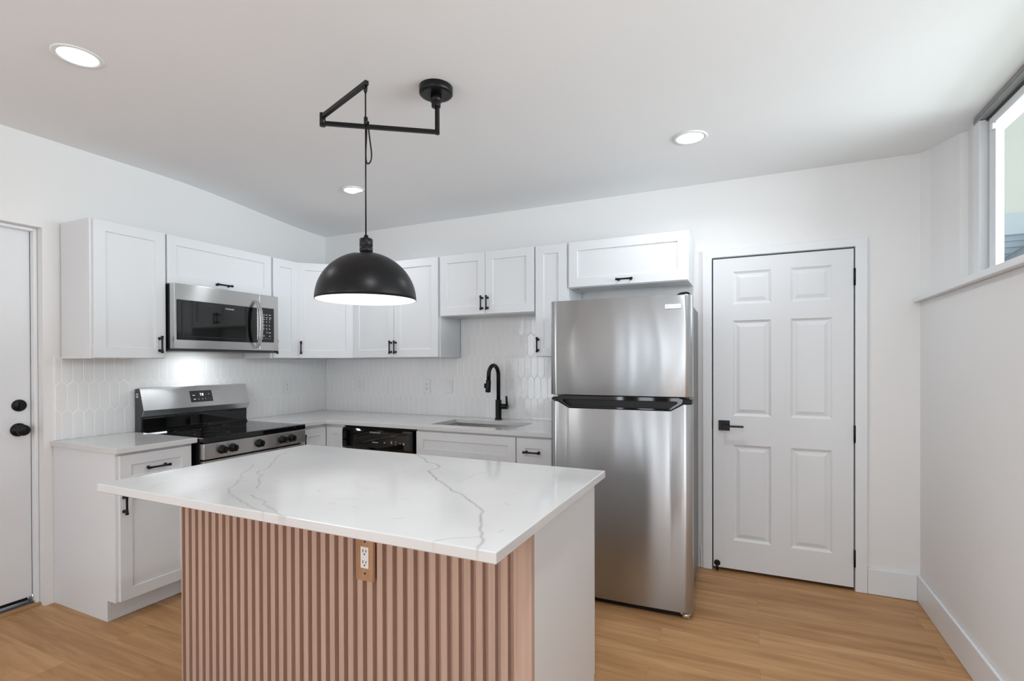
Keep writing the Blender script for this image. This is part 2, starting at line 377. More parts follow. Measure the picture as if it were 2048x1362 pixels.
# right wall: thick below the ledge, splayed reveal and window above
mb = MB()
mb.box(4.5, 4.69, REAR, 0.0, -0.05, 1.705)
mb.prism([(4.5, -0.0), (4.535, -0.045), (4.569, -0.138), (4.609, -0.225), (4.64, -0.242), (4.632, -0.395), (4.69, -0.395), (4.69, -0.0)], 2, 1.705, 2.75)
mb.box(4.62, 4.69, REAR, -2.95, 1.705, 2.75)
tag(obj('wall_right', mb, WALL), 'white wall on the right with a ledge below the window', 'wall', kind='structure')
# rear wall (behind the camera) with light openings, the widest one added for fill
ops = [(1.72, 1.84), (2.11, 2.37), (2.65, 2.95), (3.1, 4.3)]
cut = sorted({0.0, 4.5} | {a for o in ops for a in o})
mb = MB(); mb.cells(cut, [-0.05, 0.03, 2.46, 2.75], lambda x, z: not (0.03 < z < 2.46 and any(a < x < b for a, b in ops)), REAR - 0.15, REAR, axis=1)
tag(obj('wall_rear', mb, WALL), 'white wall behind the viewer with tall windows', 'wall', kind='structure')

rw = thing('reflection_strips', 'added unseen dark taupe strips behind the viewer, reflected in the refrigerator', 'window', (2.3, REAR, 0.2), kind='structure')
TAUPE = mat('taupe_strip', (0.16, 0.145, 0.135), 0.5); add_noise_bump(TAUPE, 40, 0.05, 0.002)
for (a, c) in ((1.842, 2.108), (2.372, 2.648), (2.952, 3.098)):  # dark strips added between the rear openings to streak the fridge reflection
    mb = MB(); mb.box(a, c, REAR + 0.001, REAR + 0.05, 0.15, 2.35); obj('reflection_strip', mb, TAUPE, rw, bevel=0.004)

# ledge and baseboards
mb = MB(); mb.box(4.466, 4.66, -6.0, -0.001, 1.706, 1.735)
tag(obj('trim_1', mb, TRIM, bevel=0.003), 'white painted ledge under the high window', 'window ledge', kind='structure')
mb = MB(); mb.box(4.249, 4.4845, -0.015, -0.0005, 0.001, 0.152)
tag(obj('baseboard_back', mb, TRIM, bevel=0.004), 'white baseboard between door casing and right corner', 'baseboard', kind='structure')
mb = MB(); mb.box(3.322, 3.334, -0.012, -0.0005, 0.001, 0.135)
tag(obj('baseboard_behind_fridge', mb, TRIM, bevel=0.003), 'short white baseboard piece beside the refrigerator', 'baseboard', kind='structure')
mb = MB(); mb.box(4.4848, 4.4995, REAR + 0.01, -0.0005, 0.001, 0.152)
tag(obj('baseboard_right', mb, TRIM, bevel=0.004), 'white baseboard along the right wall', 'baseboard', kind='structure')

# window in the right wall
win = thing('window_1', 'white framed high window above the right wall ledge', 'window', (4.66, -1.7, 1.737), kind='structure')
HZ = 2.5505
mb = MB()
mb.box(4.610, 4.688, -0.470, -0.398, 1.737, 2.515)
mb.box(4.610, 4.688, -2.94, -2.86, 1.737, 2.515)
mb.box(4.640, 4.688, -2.86, -0.47, 1.737, 1.765)
obj('window_frame', mb, TRIM, win, bevel=0.002)
mb = MB()
mb.box(4.612, 4.688, -2.94, -0.398, 2.517, HZ)
mb.box(4.609, 4.612, -2.94, -0.398, 2.532, 2.537)
obj('head_track', mb, mat('shade_grey_track', (0.30, 0.30, 0.305), 0.4), win, bevel=0.001)  # grey puts the shade of the window head into the colour
mb = MB(); mb.box(4.636, 4.675, -2.86, -0.47, 2.5065, 2.5165); mb.box(4.648, 4.675, -0.4915, -0.4705, 1.7655, 2.5064); obj('gap_shade', mb, DGREY, win)  # dark strips stand in for the shade in the gaps round the sash
mb = MB()
mb.box(4.640, 4.672, -0.560, -0.492, 1.767, 2.505)
mb.box(4.640, 4.672, -1.70, -1.63, 1.767, 2.505)
mb.box(4.640, 4.672, -1.63, -0.56, 1.767, 1.800)
mb.box(4.640, 4.672, -1.63, -0.56, 2.468, 2.505)
obj('sash', mb, TRIM, win, bevel=0.003)
mb = MB()
mb.box(4.676, 4.688, -1.72, -1.66, 1.767, 2.505)
mb.box(4.676, 4.688, -2.86, -2.80, 1.767, 2.505)
mb.box(4.676, 4.688, -2.80, -1.72, 1.767, 1.800)
mb.box(4.676, 4.688, -2.80, -1.72, 2.468, 2.505)
obj('sash', mb, TRIM, win, bevel=0.003)
mb = MB(); mb.box(4.654, 4.658, -1.632, -0.558, 1.798, 2.470); obj('glass_pane', mb, GLASS, win)
mb = MB(); mb.box(4.686, 4.690, -2.802, -1.718, 1.798, 2.470); obj('glass_pane', mb, GLASS, win)
mb = MB(); mb.box(4.628, 4.640, -0.562, -0.535, 2.435, 2.462); obj('latch', mb, TRIM, win, bevel=0.003)

# neighbouring house seen through the window
nb = thing('neighbor_house', 'blue grey sided house with pale upper wall outside the high window', 'house', (7.2, 6.0, 0))
mb = MB(); lap = 0.088
for k in range(36):
    z0 = k * lap
    mb.prism([(5.985, z0), (6.0, z0 + lap), (6.1, z0 + lap), (6.1, z0)], 0, 5.6, 9.5)
obj('siding', mb, SIDING, nb)
mb = MB(); mb.box(5.6, 9.5, 5.97, 6.1, 36 * lap, 36 * lap + 0.30); obj('trim_band', mb, BANDM, nb)
mb = MB(); mb.box(5.6, 9.5, 6.0, 6.1, 36 * lap + 0.30, 7.5); obj('upper_wall', mb, CREAM, nb)
mb = MB(); mb.prism([(5.9, 2.06), (7.6, 3.30), (7.6, 3.34), (5.9, 2.10)], 1, 5.7, 5.98); obj('porch_roof', mb, SHINGLE, nb)
mb = MB(); mb.prism([(5.9, 1.35), (7.9, 2.70), (7.9, 2.95), (5.9, 1.42)], 1, 5.6, 5.98); obj('porch_roof', mb, SHINGLE, nb)
mb = MB(); mb.box(4.95, 14, -6, 14, -0.3, -0.15)
tag(obj('yard_ground', mb, CREAM), 'pale ground outside the window', 'ground', kind='structure')

# ---------------------------------------------------------------- entry door on the left
d1 = thing('door_1', 'white flush entry door at the left edge with black knob', 'door', (-0.09, -2.58, 0), kind='structure')
mb = MB(); mb.box(-0.135, -0.092, -3.02, -2.142, 0.048, 2.125); obj('slab', mb, DOORP, d1, bevel=0.002)
mb = MB()
mb.box(-0.090, -0.052, -2.142, -2.124, 0.012, 2.138); mb.box(-0.090, -0.052, -3.03, -2.142, 2.120, 2.138)
mb.box(-0.27, -0.137, -2.140, -2.124, 0.012, 2.138); mb.box(-0.27, -0.137, -3.03, -2.140, 2.120, 2.138)
obj('door_stop_trim', mb, TRIM, d1, bevel=0.003)
mb = MB(); mb.box(-0.27, -0.070, -3.03, -2.126, 0.0, 0.022); obj('threshold', mb, DGREY, d1, bevel=0.002)
mb = MB(); mb.box(-0.069, -0.035, -3.03, -2.126, 0.0, 0.016); obj('threshold_nosing', mb, BRICKY, d1, bevel=0.002)
mb = MB(); mb.box(-0.112, -0.098, -3.02, -2.16, 0.030, 0.047); obj('door_sweep', mb, BLKP, d1)
mb = MB(); mb.tube([(-0.088, -2.150, 0.030), (-0.080, -2.143, 0.040), (-0.076, -2.146, 0.065)], 0.005); mb.box(-0.09, -0.055, -2.15, -2.128, 0.022, 0.030); obj('weather_clip', mb, CHROME, d1)
db = MB(); db.lathe((-0.092, -2.194, 1.138), (1, 0, 0), [(0, 0.033), (0.006, 0.033), (0.010, 0.029), (0.013, 0.020), (0.014, 0.0)], 32)
dbo = obj('deadbolt', db, BLK, d1)
mb = MB(); mb.box(-0.079, -0.064, -2.199, -2.189, 1.118, 1.158); obj('thumb_turn', mb, BLK, dbo, bevel=0.003)
mb = MB(); mb.lathe((-0.092, -2.197, 1.002), (1, 0, 0), [(0, 0.037), (0.006, 0.037), (0.011, 0.031), (0.013, 0.016), (0.035, 0.013), (0.042, 0.022), (0.050, 0.029), (0.062, 0.030), (0.068, 0.026), (0.071, 0.018), (0.072, 0.0)], 32)
obj('door_knob', mb, BLK, d1)

# ---------------------------------------------------------------- six panel door
d2 = thing('door_2', 'white six panel interior door with black lever to the right of refrigerator', 'door', (3.79, -0.0, 0), kind='structure')
rects = []
for (ua, ub) in ((3.520, 3.741), (3.850, 4.071)):
    for (za, zb) in ((0.210, 0.832), (1.020, 1.637), (1.743, 1.953)): rects.append((ua, ub, za, zb))
mb = MB(back_frame)
mb.panelled(3.4005, 4.180, 0.022, 2.0425, 0.008, -0.030, rects, [(0.004, 0.004), (0.014, 0.010), (0.020, 0.010), (0.042, 0.003)])
leaf = obj('leaf', mb, DOORP, d2, bevel=0.0012, seg=2)
mb = MB(back_frame)
mb.prism([(3.335, 0.001), (3.393, 0.001), (3.393, 2.052), (4.187, 2.052), (4.187, 0.001), (4.248, 0.001), (4.248, 2.104), (3.335, 2.104)], 1, 0.0005, 0.018)
obj('casing', mb, TRIM, d2, bevel=0.004)
mb = MB(back_frame)
mb.box(3.3935, 3.412, -0.24, -0.032, 0, 2.0515); mb.box(4.168, 4.1865, -0.24, -0.032, 0, 2.0515); mb.box(3.412, 4.168, -0.24, -0.032, 2.034, 2.0515)
mb.box(3.412, 4.168, -0.24, -0.235, 0.0, 2.034)
obj('shade_dark_jamb', mb, DARKSLOT, d2)  # coloured near black for the shade in the gap round the leaf
for z in (1.870, 0.936, 0.195):
    mb = MB(back_frame); mb.cyl((4.1845, 0.013, z - 0.048), (4.1845, 0.013, z + 0.048), 0.0065, 12); mb.lathe((4.1845, 0.013, z + 0.048), (0, 0, 1), [(0, 0.0068), (0.003, 0.0068), (0.006, 0.003)], 12); mb.box(4.181, 4.1925, 0.0085, 0.0125, z - 0.047, z + 0.047)
    obj('hinge', mb, BLK, d2)
mb = MB(back_frame); mb.box(3.433, 3.501, 0.0085, 0.017, 0.922, 0.988)
rose = obj('lever_rose', mb, BLK, d2, bevel=0.002)
mb = MB(back_frame); mb.cyl((3.467, 0.017, 0.955), (3.467, 0.056, 0.955), 0.011, 16); mb.box(3.455, 3.583, 0.050, 0.062, 0.949, 0.961)
obj('lever', mb, BLK, rose, bevel=0.0015)
mb = MB(back_frame); mb.box(3.3905, 3.3985, 0.0, 0.012, 0.93, 0.99); obj('strike_plate', mb, BLK, d2, bevel=0.001)
mb = MB(back_frame); mb.lathe((3.424, 0.0085, 0.050), (0, 1, 0), [(0, 0.019), (0.007, 0.019), (0.010, 0.012)], 20); mb.tube([(3.424, 0.018, 0.046), (3.424, 0.024, 0.030), (3.426, 0.026, 0.006)], [0.007, 0.006, 0.007])
obj('foot_stop', mb, BLK, d2)

# ---------------------------------------------------------------- tiled backsplash (picket tiles as real bevelled tiles)
def picket(T, u0, u1, z0, z1f, skip=lambda u, z: False):
    mb = MB(T); pw, rp, tip = 0.0545, 0.165, 0.026
    zb = 0.920 + 0.0
    rows = int((z1f - zb) / rp) + 3
    def clip(poly, f):
        out = []
        for i in range(len(poly)):
            a, c = poly[i], poly[(i + 1) % len(poly)]; fa, fb = f(a), f(c)
            if fa >= 0: out.append(a)
            if (fa < 0) != (fb < 0):
                t = fa / (fa - fb); out.append((a[0] + t * (c[0] - a[0]), a[1] + t * (c[1] - a[1])))
        return out
    for r in range(-1, rows):
        zcen = 1.010 + r * rp
        k0 = int((u0 - 0.1) / pw) - 2; k1 = int((u1 + 0.1) / pw) + 2
        for k in range(k0, k1):
            uc = (k + (0.5 if r % 2 else 0)) * pw
            h = rp / 2 + tip / 2; hw = pw / 2; g = 0.0012
            for (gi, dep, last) in ((0, 0, 0),):
                poly = [(uc - hw + g, zcen - h + tip), (uc, zcen - h + g * 1.6), (uc + hw - g, zcen - h + tip), (uc + hw - g, zcen + h - tip), (uc, zcen + h - g * 1.6), (uc - hw + g, zcen + h - tip)]
            for f in (lambda p: p[0] - u0, lambda p: u1 - p[0], lambda p: p[1] - z0, lambda p: z1f - p[1]):
                if len(poly) >= 3: poly = clip(poly, f)
            if len(poly) < 3: continue
            cu = sum(p[0] for p in poly) / len(poly); cz = sum(p[1] for p in poly) / len(poly)
            if skip(cu, cz): continue
            tu, tz = random.uniform(-0.010, 0.010), random.uniform(-0.003, 0.003)
            A = [mb.v((p[0], 0.003, p[1])) for p in poly]
            B = [mb.v((cu + (p[0] - cu) * 0.985, 0.0076, cz + (p[1] - cz) * 0.997)) for p in poly]
            Cc = [mb.v((cu + (p[0] - cu) * 0.90, 0.0083 + tu * (p[0] - cu) + tz * (p[1] - cz), cz + (p[1] - cz) * 0.965)) for p in poly]
            q = len(poly)
            for i in range(q):
                mb.face([A[i], A[(i + 1) % q], B[(i + 1) % q], B[i]])
                mb.face([B[i], B[(i + 1) % q], Cc[(i + 1) % q], Cc[i]])
            mb.face(Cc)
    for f in mb.bm.faces: f.material_index = 0
    n0 = len(mb.bm.faces)
    mb.box(u0, u1, 0.0002, 0.0070, z0, z1f)
    mb.bm.faces.ensure_lookup_table()
    for f in mb.bm.faces[n0:]: f.material_index = 1
    return mb
tl = obj('wall_tile_left', picket(left_frame, -2.072, -0.010, 0.9305, 1.408), [TILE, GROUT])
tag(tl, 'white picket tile backsplash behind the range', 'backsplash', kind='structure')
def notch(u, z): return z > 1.408 and not (1.475 < u < 2.260)
tb = picket(back_frame, 0.0, 2.535, 0.9305, 1.408)
tb2 = picket(back_frame, 1.476, 2.260, 1.408, 1.722)
tmp = bpy.data.meshes.new('t'); tb2.bm.to_mesh(tmp); tb.bm.from_mesh(tmp); tb2.bm.free(); bpy.data.meshes.remove(tmp)
tag(obj('wall_tile_back', tb, [TILE, GROUT]), 'white picket tile backsplash behind the sink faucet', 'backsplash', kind='structure')

# ---------------------------------------------------------------- cabinets
SH = [(0.0012, 0.0075)]      # shaker recess
def bar_handle(T, u, d, z, length, vertical, parent):
    mb = MB(T)
    e = Vector((0, 0, 1)) if vertical else Vector((1, 0, 0))
    c = Vector((u, d + 0.028, z)); h = length / 2
    prof = [(0, 0.0045), (0.001, 0.0082), (0.007, 0.0082), (0.015, 0.0066), (0.030, 0.0056), (h, 0.0053), (length - 0.030, 0.0056), (length - 0.015, 0.0066), (length - 0.007, 0.0082), (length - 0.001, 0.0082), (length, 0.0045)]
    mb.lathe(c - e * h, e, prof, 14)
    for s in (-1, 1):
        p = Vector((u, d, z)) + e * s * (h - 0.016)
        mb.lathe(p, (0, 1, 0), [(0.0003, 0.0090), (0.003, 0.0090), (0.006, 0.0056), (0.026, 0.0056)], 12)
    return obj('handle', mb, BLK, parent)
def shaker(T, u0, u1, z0, z1, d0, parent, name='door', rail=0.060, handle=None, prof=SH):
    mb = MB(T); mb.panelled(u0, u1, z0, z1, d0 + 0.0195, d0 + 0.0005, [(u0 + rail, u1 - rail, z0 + rail, z1 - rail)], prof)
    o = obj(name, mb, CAB, parent, bevel=0.0014)
    if handle:
        hu, hz, hl, vert = handle; bar_handle(T, hu, d0 + 0.0195, hz, hl, vert, o)
    return o
def wall_cab(T, name, label, u0, u1, z0, z1, doors, group='white wall cabinets', depth=0.304, under=True):
    base = T(((u0 + u1) / 2, 0.001, z0))
    c = thing(name, label, 'cabinet', base, group)
    mb = MB(T); t = 0.016
    # carcass with a recessed underside and front face frame
    mb.box(u0, u0 + t, 0.0095, depth, z0, z1); mb.box(u1 - t, u1, 0.0095, depth, z0, z1)
    mb.box(u0 + t, u1 - t, 0.0095, depth, z1 - t, z1); mb.box(u0 + t, u1 - t, 0.0095, depth - 0.02, z0 + 0.012, z0 + 0.012 + t)
    mb.box(u0 + t, u1 - t, 0.0095, 0.018, z0 + 0.03, z1 - t); mb.box(u0 + t, u1 - t, depth - 0.019, depth, z0, z0 + 0.03)
    mb.box(u0 + t, u1 - t, depth - 0.019, depth - 0.01, z0 + 0.03, z1 - t)
    obj('carcass', mb, CAB, c, bevel=0.001)
    for dd in doors: shaker(T, *dd[:4], depth, c, handle=dd[4])
    return c
ZT, ZB = 2.182, 1.412
G = 'white wall cabinets'
wall_cab(left_frame, 'wall_cabinet', 'white single door wall cabinet left of the microwave', -2.042, -1.642, ZB - 0.012, ZT, [(-2.030, -1.646, ZB - 0.008, ZT - 0.003, (-1.684, 1.487, 0.106, True))])
wall_cab(left_frame, 'wall_cabinet', 'short white lift door cabinet directly above the microwave', -1.640, -0.868, 1.8715, ZT, [(-1.636, -0.872, 1.874, ZT - 0.003, (-1.266, 1.907, 0.116, False))])
wall_cab(left_frame, 'wall_cabinet', 'narrow white wall cabinet right of the microwave', -0.866, -0.6195, ZB - 0.004, ZT, [(-0.853, -0.6225, ZB, ZT - 0.003, (-0.8415, 1.494, 0.106, True))])
# diagonal corner unit
cc = thing('wall_cabinet', 'white diagonal corner wall cabinet partly behind the black pendant', 'cabinet', (0.25, -0.25, ZB), G)
mb = MB(); mb.prism([(0.0095, -0.0095), (0.6165, -0.0095), (0.6165, -0.304), (0.304, -0.6165), (0.0095, -0.6165)], 2, ZB - 0.002, ZT)
obj('carcass', mb, CAB, cc, bevel=0.001)
Ld = math.hypot(0.312, 0.312)
shaker(diag_frame, 0.004, Ld - 0.004, ZB, ZT - 0.003, 0.002, cc, handle=(0.034, 1.494, 0.106, True))
wall_cab(back_frame, 'wall_cabinet', 'tall white two door wall cabinet right of the corner unit', 0.6185, 1.474, ZB, ZT, [(0.630, 1.0435, ZB + 0.003, ZT - 0.003, (1.021, 1.494, 0.106, True)), (1.0465, 1.461, ZB + 0.003, ZT - 0.003, (1.066, 1.494, 0.106, True))])
wall_cab(back_frame, 'wall_cabinet', 'short white two door wall cabinet above the sink', 1.4765, 2.260, 1.722, ZT, [(1.484, 1.8685, 1.726, ZT - 0.003, (1.846, 1.805, 0.106, True)), (1.8715, 2.256, 1.726, ZT - 0.003, (1.891, 1.805, 0.106, True))])
wall_cab(back_frame, 'wall_cabinet', 'narrow tall white wall cabinet beside the refrigerator top', 2.263, 2.505, ZB - 0.002, ZT, [(2.267, 2.494, ZB + 0.002, ZT - 0.003, (2.286, 1.492, 0.106, True))])
wall_cab(back_frame, 'wall_cabinet', 'short wide white lift door cabinet above the refrigerator', 2.508, 3.278, 1.872, ZT, [(2.511, 3.275, 1.876, ZT - 0.003, (2.889, 1.905, 0.110, False))])

# base cabinets
GB = 'white base cabinets'
def base_cab(T, name, label, u0, u1, fronts, left_end=False, depth=0.610, back=0.002):
    c = thing(name, label, 'cabinet', T(((u0 + u1) / 2, 0.3, 0)), GB)
    mb = MB(T); t = 0.018
    for (a, b_) in ((u0, u0 + t), (u1 - t, u1)):
        mb.prism([(back, 0.001), (0.535, 0.001), (0.535, 0.114), (depth, 0.114), (depth, 0.898), (back, 0.898)], 0, a, b_)
    mb.box(u0 + t, u1 - t, back, depth - 0.004, 0.114, 0.132); mb.box(u0 + t, u1 - t, back, back + 0.01, 0.132, 0.898)
    mb.box(u0 + t, u1 - t, depth - 0.02, depth, 0.866, 0.898)
    mb.box(u0 + t, u1 - t, depth - 0.02, depth - 0.006, 0.132, 0.866)
    obj('carcass', mb, CAB, c, bevel=0.001)
    mb = MB(T); mb.box(u0 + t, u1 - t, 0.515, 0.534, 0.002, 0.113); obj('toe_kick', mb, CAB, c)
    for (kind, *q) in fronts:
        if kind == 'door': shaker(T, *q[:4], depth, c, handle=q[4])
        else: shaker(T, *q[:4], depth, c, name='drawer', rail=q[5] if len(q) > 5 else 0.056, handle=q[4])
    return c
base_cab(left_frame, 'base_cabinet', 'white base cabinet with drawer and door left of the range', -2.080, -1.675,
         [('drawer', -2.066, -1.688, 0.713, 0.886, (-1.882, 0.803, 0.122, False)), ('door', -2.066, -1.688, 0.118, 0.708, (-2.048, 0.629, 0.106, True))])
# L-shaped corner base with a folding door
cb = thing('base_cabinet', 'white corner base cabinet between range and dishwasher', 'cabinet', (0.3, -0.4, 0), GB)
mb = MB(); mb.prism([(0.002, -0.002), (0.798, -0.002), (0.798, -0.610), (0.610, -0.610), (0.610, -0.890), (0.002, -0.890)], 2, 0.114, 0.898)
obj('carcass', mb, CAB, cb, bevel=0.001)
mb = MB(); mb.prism([(0.012, -0.002), (0.798, -0.002), (0.798, -0.535), (0.535, -0.535), (0.535, -0.890), (0.012, -0.890)], 2, 0.001, 0.1135); obj('toe_kick', mb, CAB, cb)
shaker(left_frame, -0.886, -0.6315, 0.118, 0.876, 0.610, cb, handle=(-0.858, 0.79, 0.106, True))
shaker(back_frame, 0.6315, 0.795, 0.118, 0.876, 0.610, cb, rail=0.05)
base_cab(back_frame, 'base_cabinet', 'white sink base cabinet with false drawer front', 1.474, 2.2525,
         [('drawer', 1.478, 2.2495, 0.708, 0.887, None, 0.058), ('door', 1.478, 1.862, 0.118, 0.703, (1.842, 0.63, 0.106, True)), ('door', 1.865, 2.2495, 0.118, 0.703, (1.885, 0.63, 0.106, True))])
base_cab(back_frame, 'base_cabinet', 'slim white drawer base cabinet between sink base and refrigerator', 2.2545, 2.500,
         [('drawer', 2.2575, 2.497, 0.708, 0.886, (2.370, 0.800, 0.116, False), 0.064), ('door', 2.2575, 2.497, 0.118, 0.703, (2.28, 0.63, 0.106, True))])

# countertops
mb = MB(); mb.cells([0.0005, 0.650], [-2.093, -1.664], lambda a, c: True, 0.900, 0.930)
tag(obj('countertop', mb, QUARTZ, bevel=0.003), 'short white quartz countertop left of the range', 'countertop', 'white quartz countertops')
mb = MB(); mb.cells([0.0005, 0.650, 1.534, 2.200, 2.533], [-0.893, -0.650, -0.545, -0.180, -0.0005], lambda x, y: (y > -0.65 or x < 0.65) and not (1.534 < x < 2.2 and -0.545 < y < -0.18), 0.900, 0.930)
tag(obj('countertop', mb, QUARTZ, bevel=0.003), 'L shaped white quartz countertop with sink cutout along the back wall', 'countertop', 'white quartz countertops')

# sink and faucet
sk = thing('sink', 'rectangular undermount stainless sink in the back countertop', 'sink', (1.867, -0.362, 0.70))
mb = MB()
X0, X1, Y0, Y1, Z1, Z0, t = 1.526, 2.208, -0.553, -0.172, 0.899, 0.700, 0.002
mb.cells([X0, X0 + t, X1 - t, X1], [Y0, Y0 + t, Y1 - t, Y1], lambda x, y: not (X0 + t < x < X1 - t and Y0 + t < y < Y1 - t), Z0, Z1)
mb.box(X0, X1, Y0, Y1, Z0 - t, Z0)
obj('basin', mb, SINKST, sk)
mb = MB(); mb.lathe((1.867, -0.33, 0.7005), (0, 0, 1), [(0, 0.055), (0.002, 0.055), (0.003, 0.045), (0.001, 0.02)], 24); obj('drain', mb, CHROME, sk)
fc = thing('faucet', 'black gooseneck faucet with pull-down head behind the sink', 'faucet', (1.857, -0.085, 0.9305))
mb = MB(); mb.lathe((1.857, -0.085, 0.9305), (0, 0, 1), [(0, 0.029), (0.006, 0.029), (0.010, 0.0235), (0.150, 0.0235), (0.152, 0.0205)], 28)
obj('body', mb, BLK, fc)
mb = MB(); pts = [(1.857, -0.085, 1.080), (1.857, -0.085, 1.270)]
for k in range(1, 15):
    a = PI * k / 15.5
    pts.append((1.857 - 0.012 * (1 - math.cos(a)) / 2, -0.085 - 0.070 * (1 - math.cos(a)), 1.270 + 0.078 * math.sin(a)))
pts.append((1.845, -0.226, 1.235))
mb.tube(pts, 0.0155, 18); obj('spout', mb, BLK, fc)
mb = MB(); mb.lathe((1.845, -0.226, 1.238), (-0.03, -0.06, -1), [(0, 0.0170), (0.004, 0.0195), (0.088, 0.0200), (0.092, 0.0175)], 22)
sh = obj('spray_head', mb, BLK, fc)
mb = MB(); mb.box(1.814, 1.824, -0.243, -0.229, 1.178, 1.214); obj('spray_button', mb, BLK, sh, bevel=0.003)
mb = MB(); mb.cyl((1.872, -0.085, 1.032), (1.932, -0.085, 1.032), 0.0205, 20); mb.lathe((1.932, -0.085, 1.032), (1, 0, 0), [(0, 0.0205), (0.003, 0.018)], 20)
lv = obj('valve', mb, BLK, fc)
mb = MB(); mb.tube([(1.930, -0.085, 1.036), (1.927, -0.085, 1.075), (1.925, -0.085, 1.112)], [0.0095, 0.0085, 0.0075], 12); obj('lever', mb, BLK, lv)

# outlets and switch on the tile
def outlet(T, u, z, label, kind):
    c = thing('wall_outlet' if kind == 'o' else 'light_switch', label, 'outlet' if kind == 'o' else 'switch', T((u, 0.009, z)), 'white wall plates on the backsplash')
    mb = MB(T); mb.box(u - 0.035, u + 0.035, 0.0095, 0.0145, z - 0.0575, z + 0.0575); obj('plate', mb, PLASTIC, c, bevel=0.0025)
    mb = MB(T)
    if kind == 'o':
        mb.box(u - 0.0165, u + 0.0165, 0.0146, 0.0165, z - 0.034, z + 0.034); r = obj('receptacle', mb, PLASTIC, c, bevel=0.001)
        mb = MB(T)
        for s in (-1, 1):
            zz = z + s * 0.018
            mb.box(u - 0.0075, u - 0.0050, 0.0164, 0.0169, zz - 0.001, zz + 0.009); mb.box(u + 0.0050, u + 0.0075, 0.0164, 0.0169, zz, zz + 0.008)
            mb.cyl((u, 0.0164, zz - 0.007), (u, 0.0169, zz - 0.007), 0.0028, 10)
        obj('slots', mb, DARKSLOT, r)
    else:
        mb.prism([(0.0146, z - 0.033), (0.0165, z - 0.033), (0.0200, z + 0.033), (0.0146, z + 0.033)], 0, u - 0.0165, u + 0.0165); obj('rocker', mb, PLASTIC, c, bevel=0.001)
    return c
outlet(left_frame, -0.458, 1.168, 'white outlet on the left wall between range and corner', 'o')
outlet(back_frame, 0.425, 1.180, 'white outlet on the back wall nearest the corner', 'o')
outlet(back_frame, 1.146, 1.170, 'white outlet on the back wall beside the switch', 'o')
outlet(back_frame, 1.364, 1.176, 'white rocker switch left of the black faucet', 's')

# ---------------------------------------------------------------- range
rg = thing('range', 'stainless electric range with black glass cooktop', 'stove', (0.35, -1.279, 0), None)
YA, YB = -1.659, -0.899
mb = MB(); mb.box(0.02, 0.655, YA + 0.004, YB - 0.004, 0.10, 0.897); mb.box(0.06, 0.60, YA + 0.02, YB - 0.02, 0.001, 0.10); obj('body', mb, BLKP, rg, bevel=0.002)
mb = MB(); mb.box(0.02, 0.690, YA, YB, 0.899, 0.925)
ck = obj('cooktop', mb, BGLASS, rg, bevel=0.006, seg=3)
mb = MB()
mb.bm.free()
for (x, y, r) in ((0.24, -1.46, 0.075), (0.24, -1.10, 0.09), (0.50, -1.47, 0.10), (0.50, -1.09, 0.075)):
    mb = MB(); mb.lathe((x, y, 0.92505), (0, 0, 1), [(0, r - 0.001), (0.0001, r - 0.001), (0.0001, r), (0, r)], 40, cap=False)
    obj('burner_mark', mb, GREY, ck)
mb = MB(); mb.box(0.688, 0.702, YA, YB, 0.893, 0.929); obj('front_trim', mb, BGLASS, rg, bevel=0.006, seg=3)
mb = MB(); mb.box(0.657, 0.700, YA, YB, 0.798, 0.892)
cp = obj('control_panel', mb, STEEL, rg, bevel=0.004)
for y in (-1.545, -1.474, -1.284, -1.104, -1.026):
    mb = MB(); mb.lathe((0.7005, y, 0.846), (1, 0, 0), [(0, 0.027), (0.005, 0.027), (0.007, 0.024), (0.010, 0.0225), (0.030, 0.0205), (0.032, 0.018)], 28)
    kb = obj('knob', mb, BLKP, rg)
    mb = MB(); mb.box(0.730, 0.742, y - 0.0045, y + 0.0045, 0.826, 0.866); obj('grip', mb, BLKP, kb, bevel=0.002)
mb = MB(); mb.box(0.657, 0.692, YA + 0.003, YB - 0.003, 0.225, 0.788)
dr = obj('oven_door', mb, STEEL, rg, bevel=0.004)
mb = MB()
for (a, b_) in ((-1.62, -1.505), (-1.485, -1.46), (-1.43, -1.28), (-1.26, -1.12), (-1.10, -0.94)): mb.box(0.6915, 0.6935, a, b_, 0.768, 0.775)
obj('vent_slots', mb, DARKSLOT, dr)
mb = MB(); mb.box(0.6922, 0.6945, -1.56, -1.00, 0.36, 0.62); obj('oven_window', mb, BGLASS, dr)
mb = MB(); mb.tube([(0.735, YA + 0.05, 0.715), (0.735, YB - 0.05, 0.715)], 0.012); mb.cyl((0.692, YA + 0.07, 0.715), (0.735, YA + 0.07, 0.715), 0.009); mb.cyl((0.692, YB - 0.07, 0.715), (0.735, YB - 0.07, 0.715), 0.009); obj('oven_handle', mb, STEEL, dr)
mb = MB(); mb.box(0.657, 0.690, YA + 0.003, YB - 0.003, 0.105, 0.220); obj('drawer', mb, STEEL, rg, bevel=0.004)
bg_prof = [(0.018, 0.926), (0.018, 1.206), (0.068, 1.212), (0.111, 1.068), (0.094, 1.030), (0.080, 1.024), (0.076, 0.926)]
mb = MB(); mb.prism(bg_prof, 1, YA + 0.001, YB - 0.001)
bgd = obj('backguard', mb, DGREY, rg)
mb = MB(); mb.prism([(0.020, 1.2065), (0.069, 1.2135), (0.1135, 1.068), (0.095, 1.0285), (0.0925, 1.031), (0.1105, 1.068), (0.067, 1.2105), (0.020, 1.204)], 1, YA, YB)
fcg = obj('steel_face', mb, STEEL, bgd, bevel=0.0008)
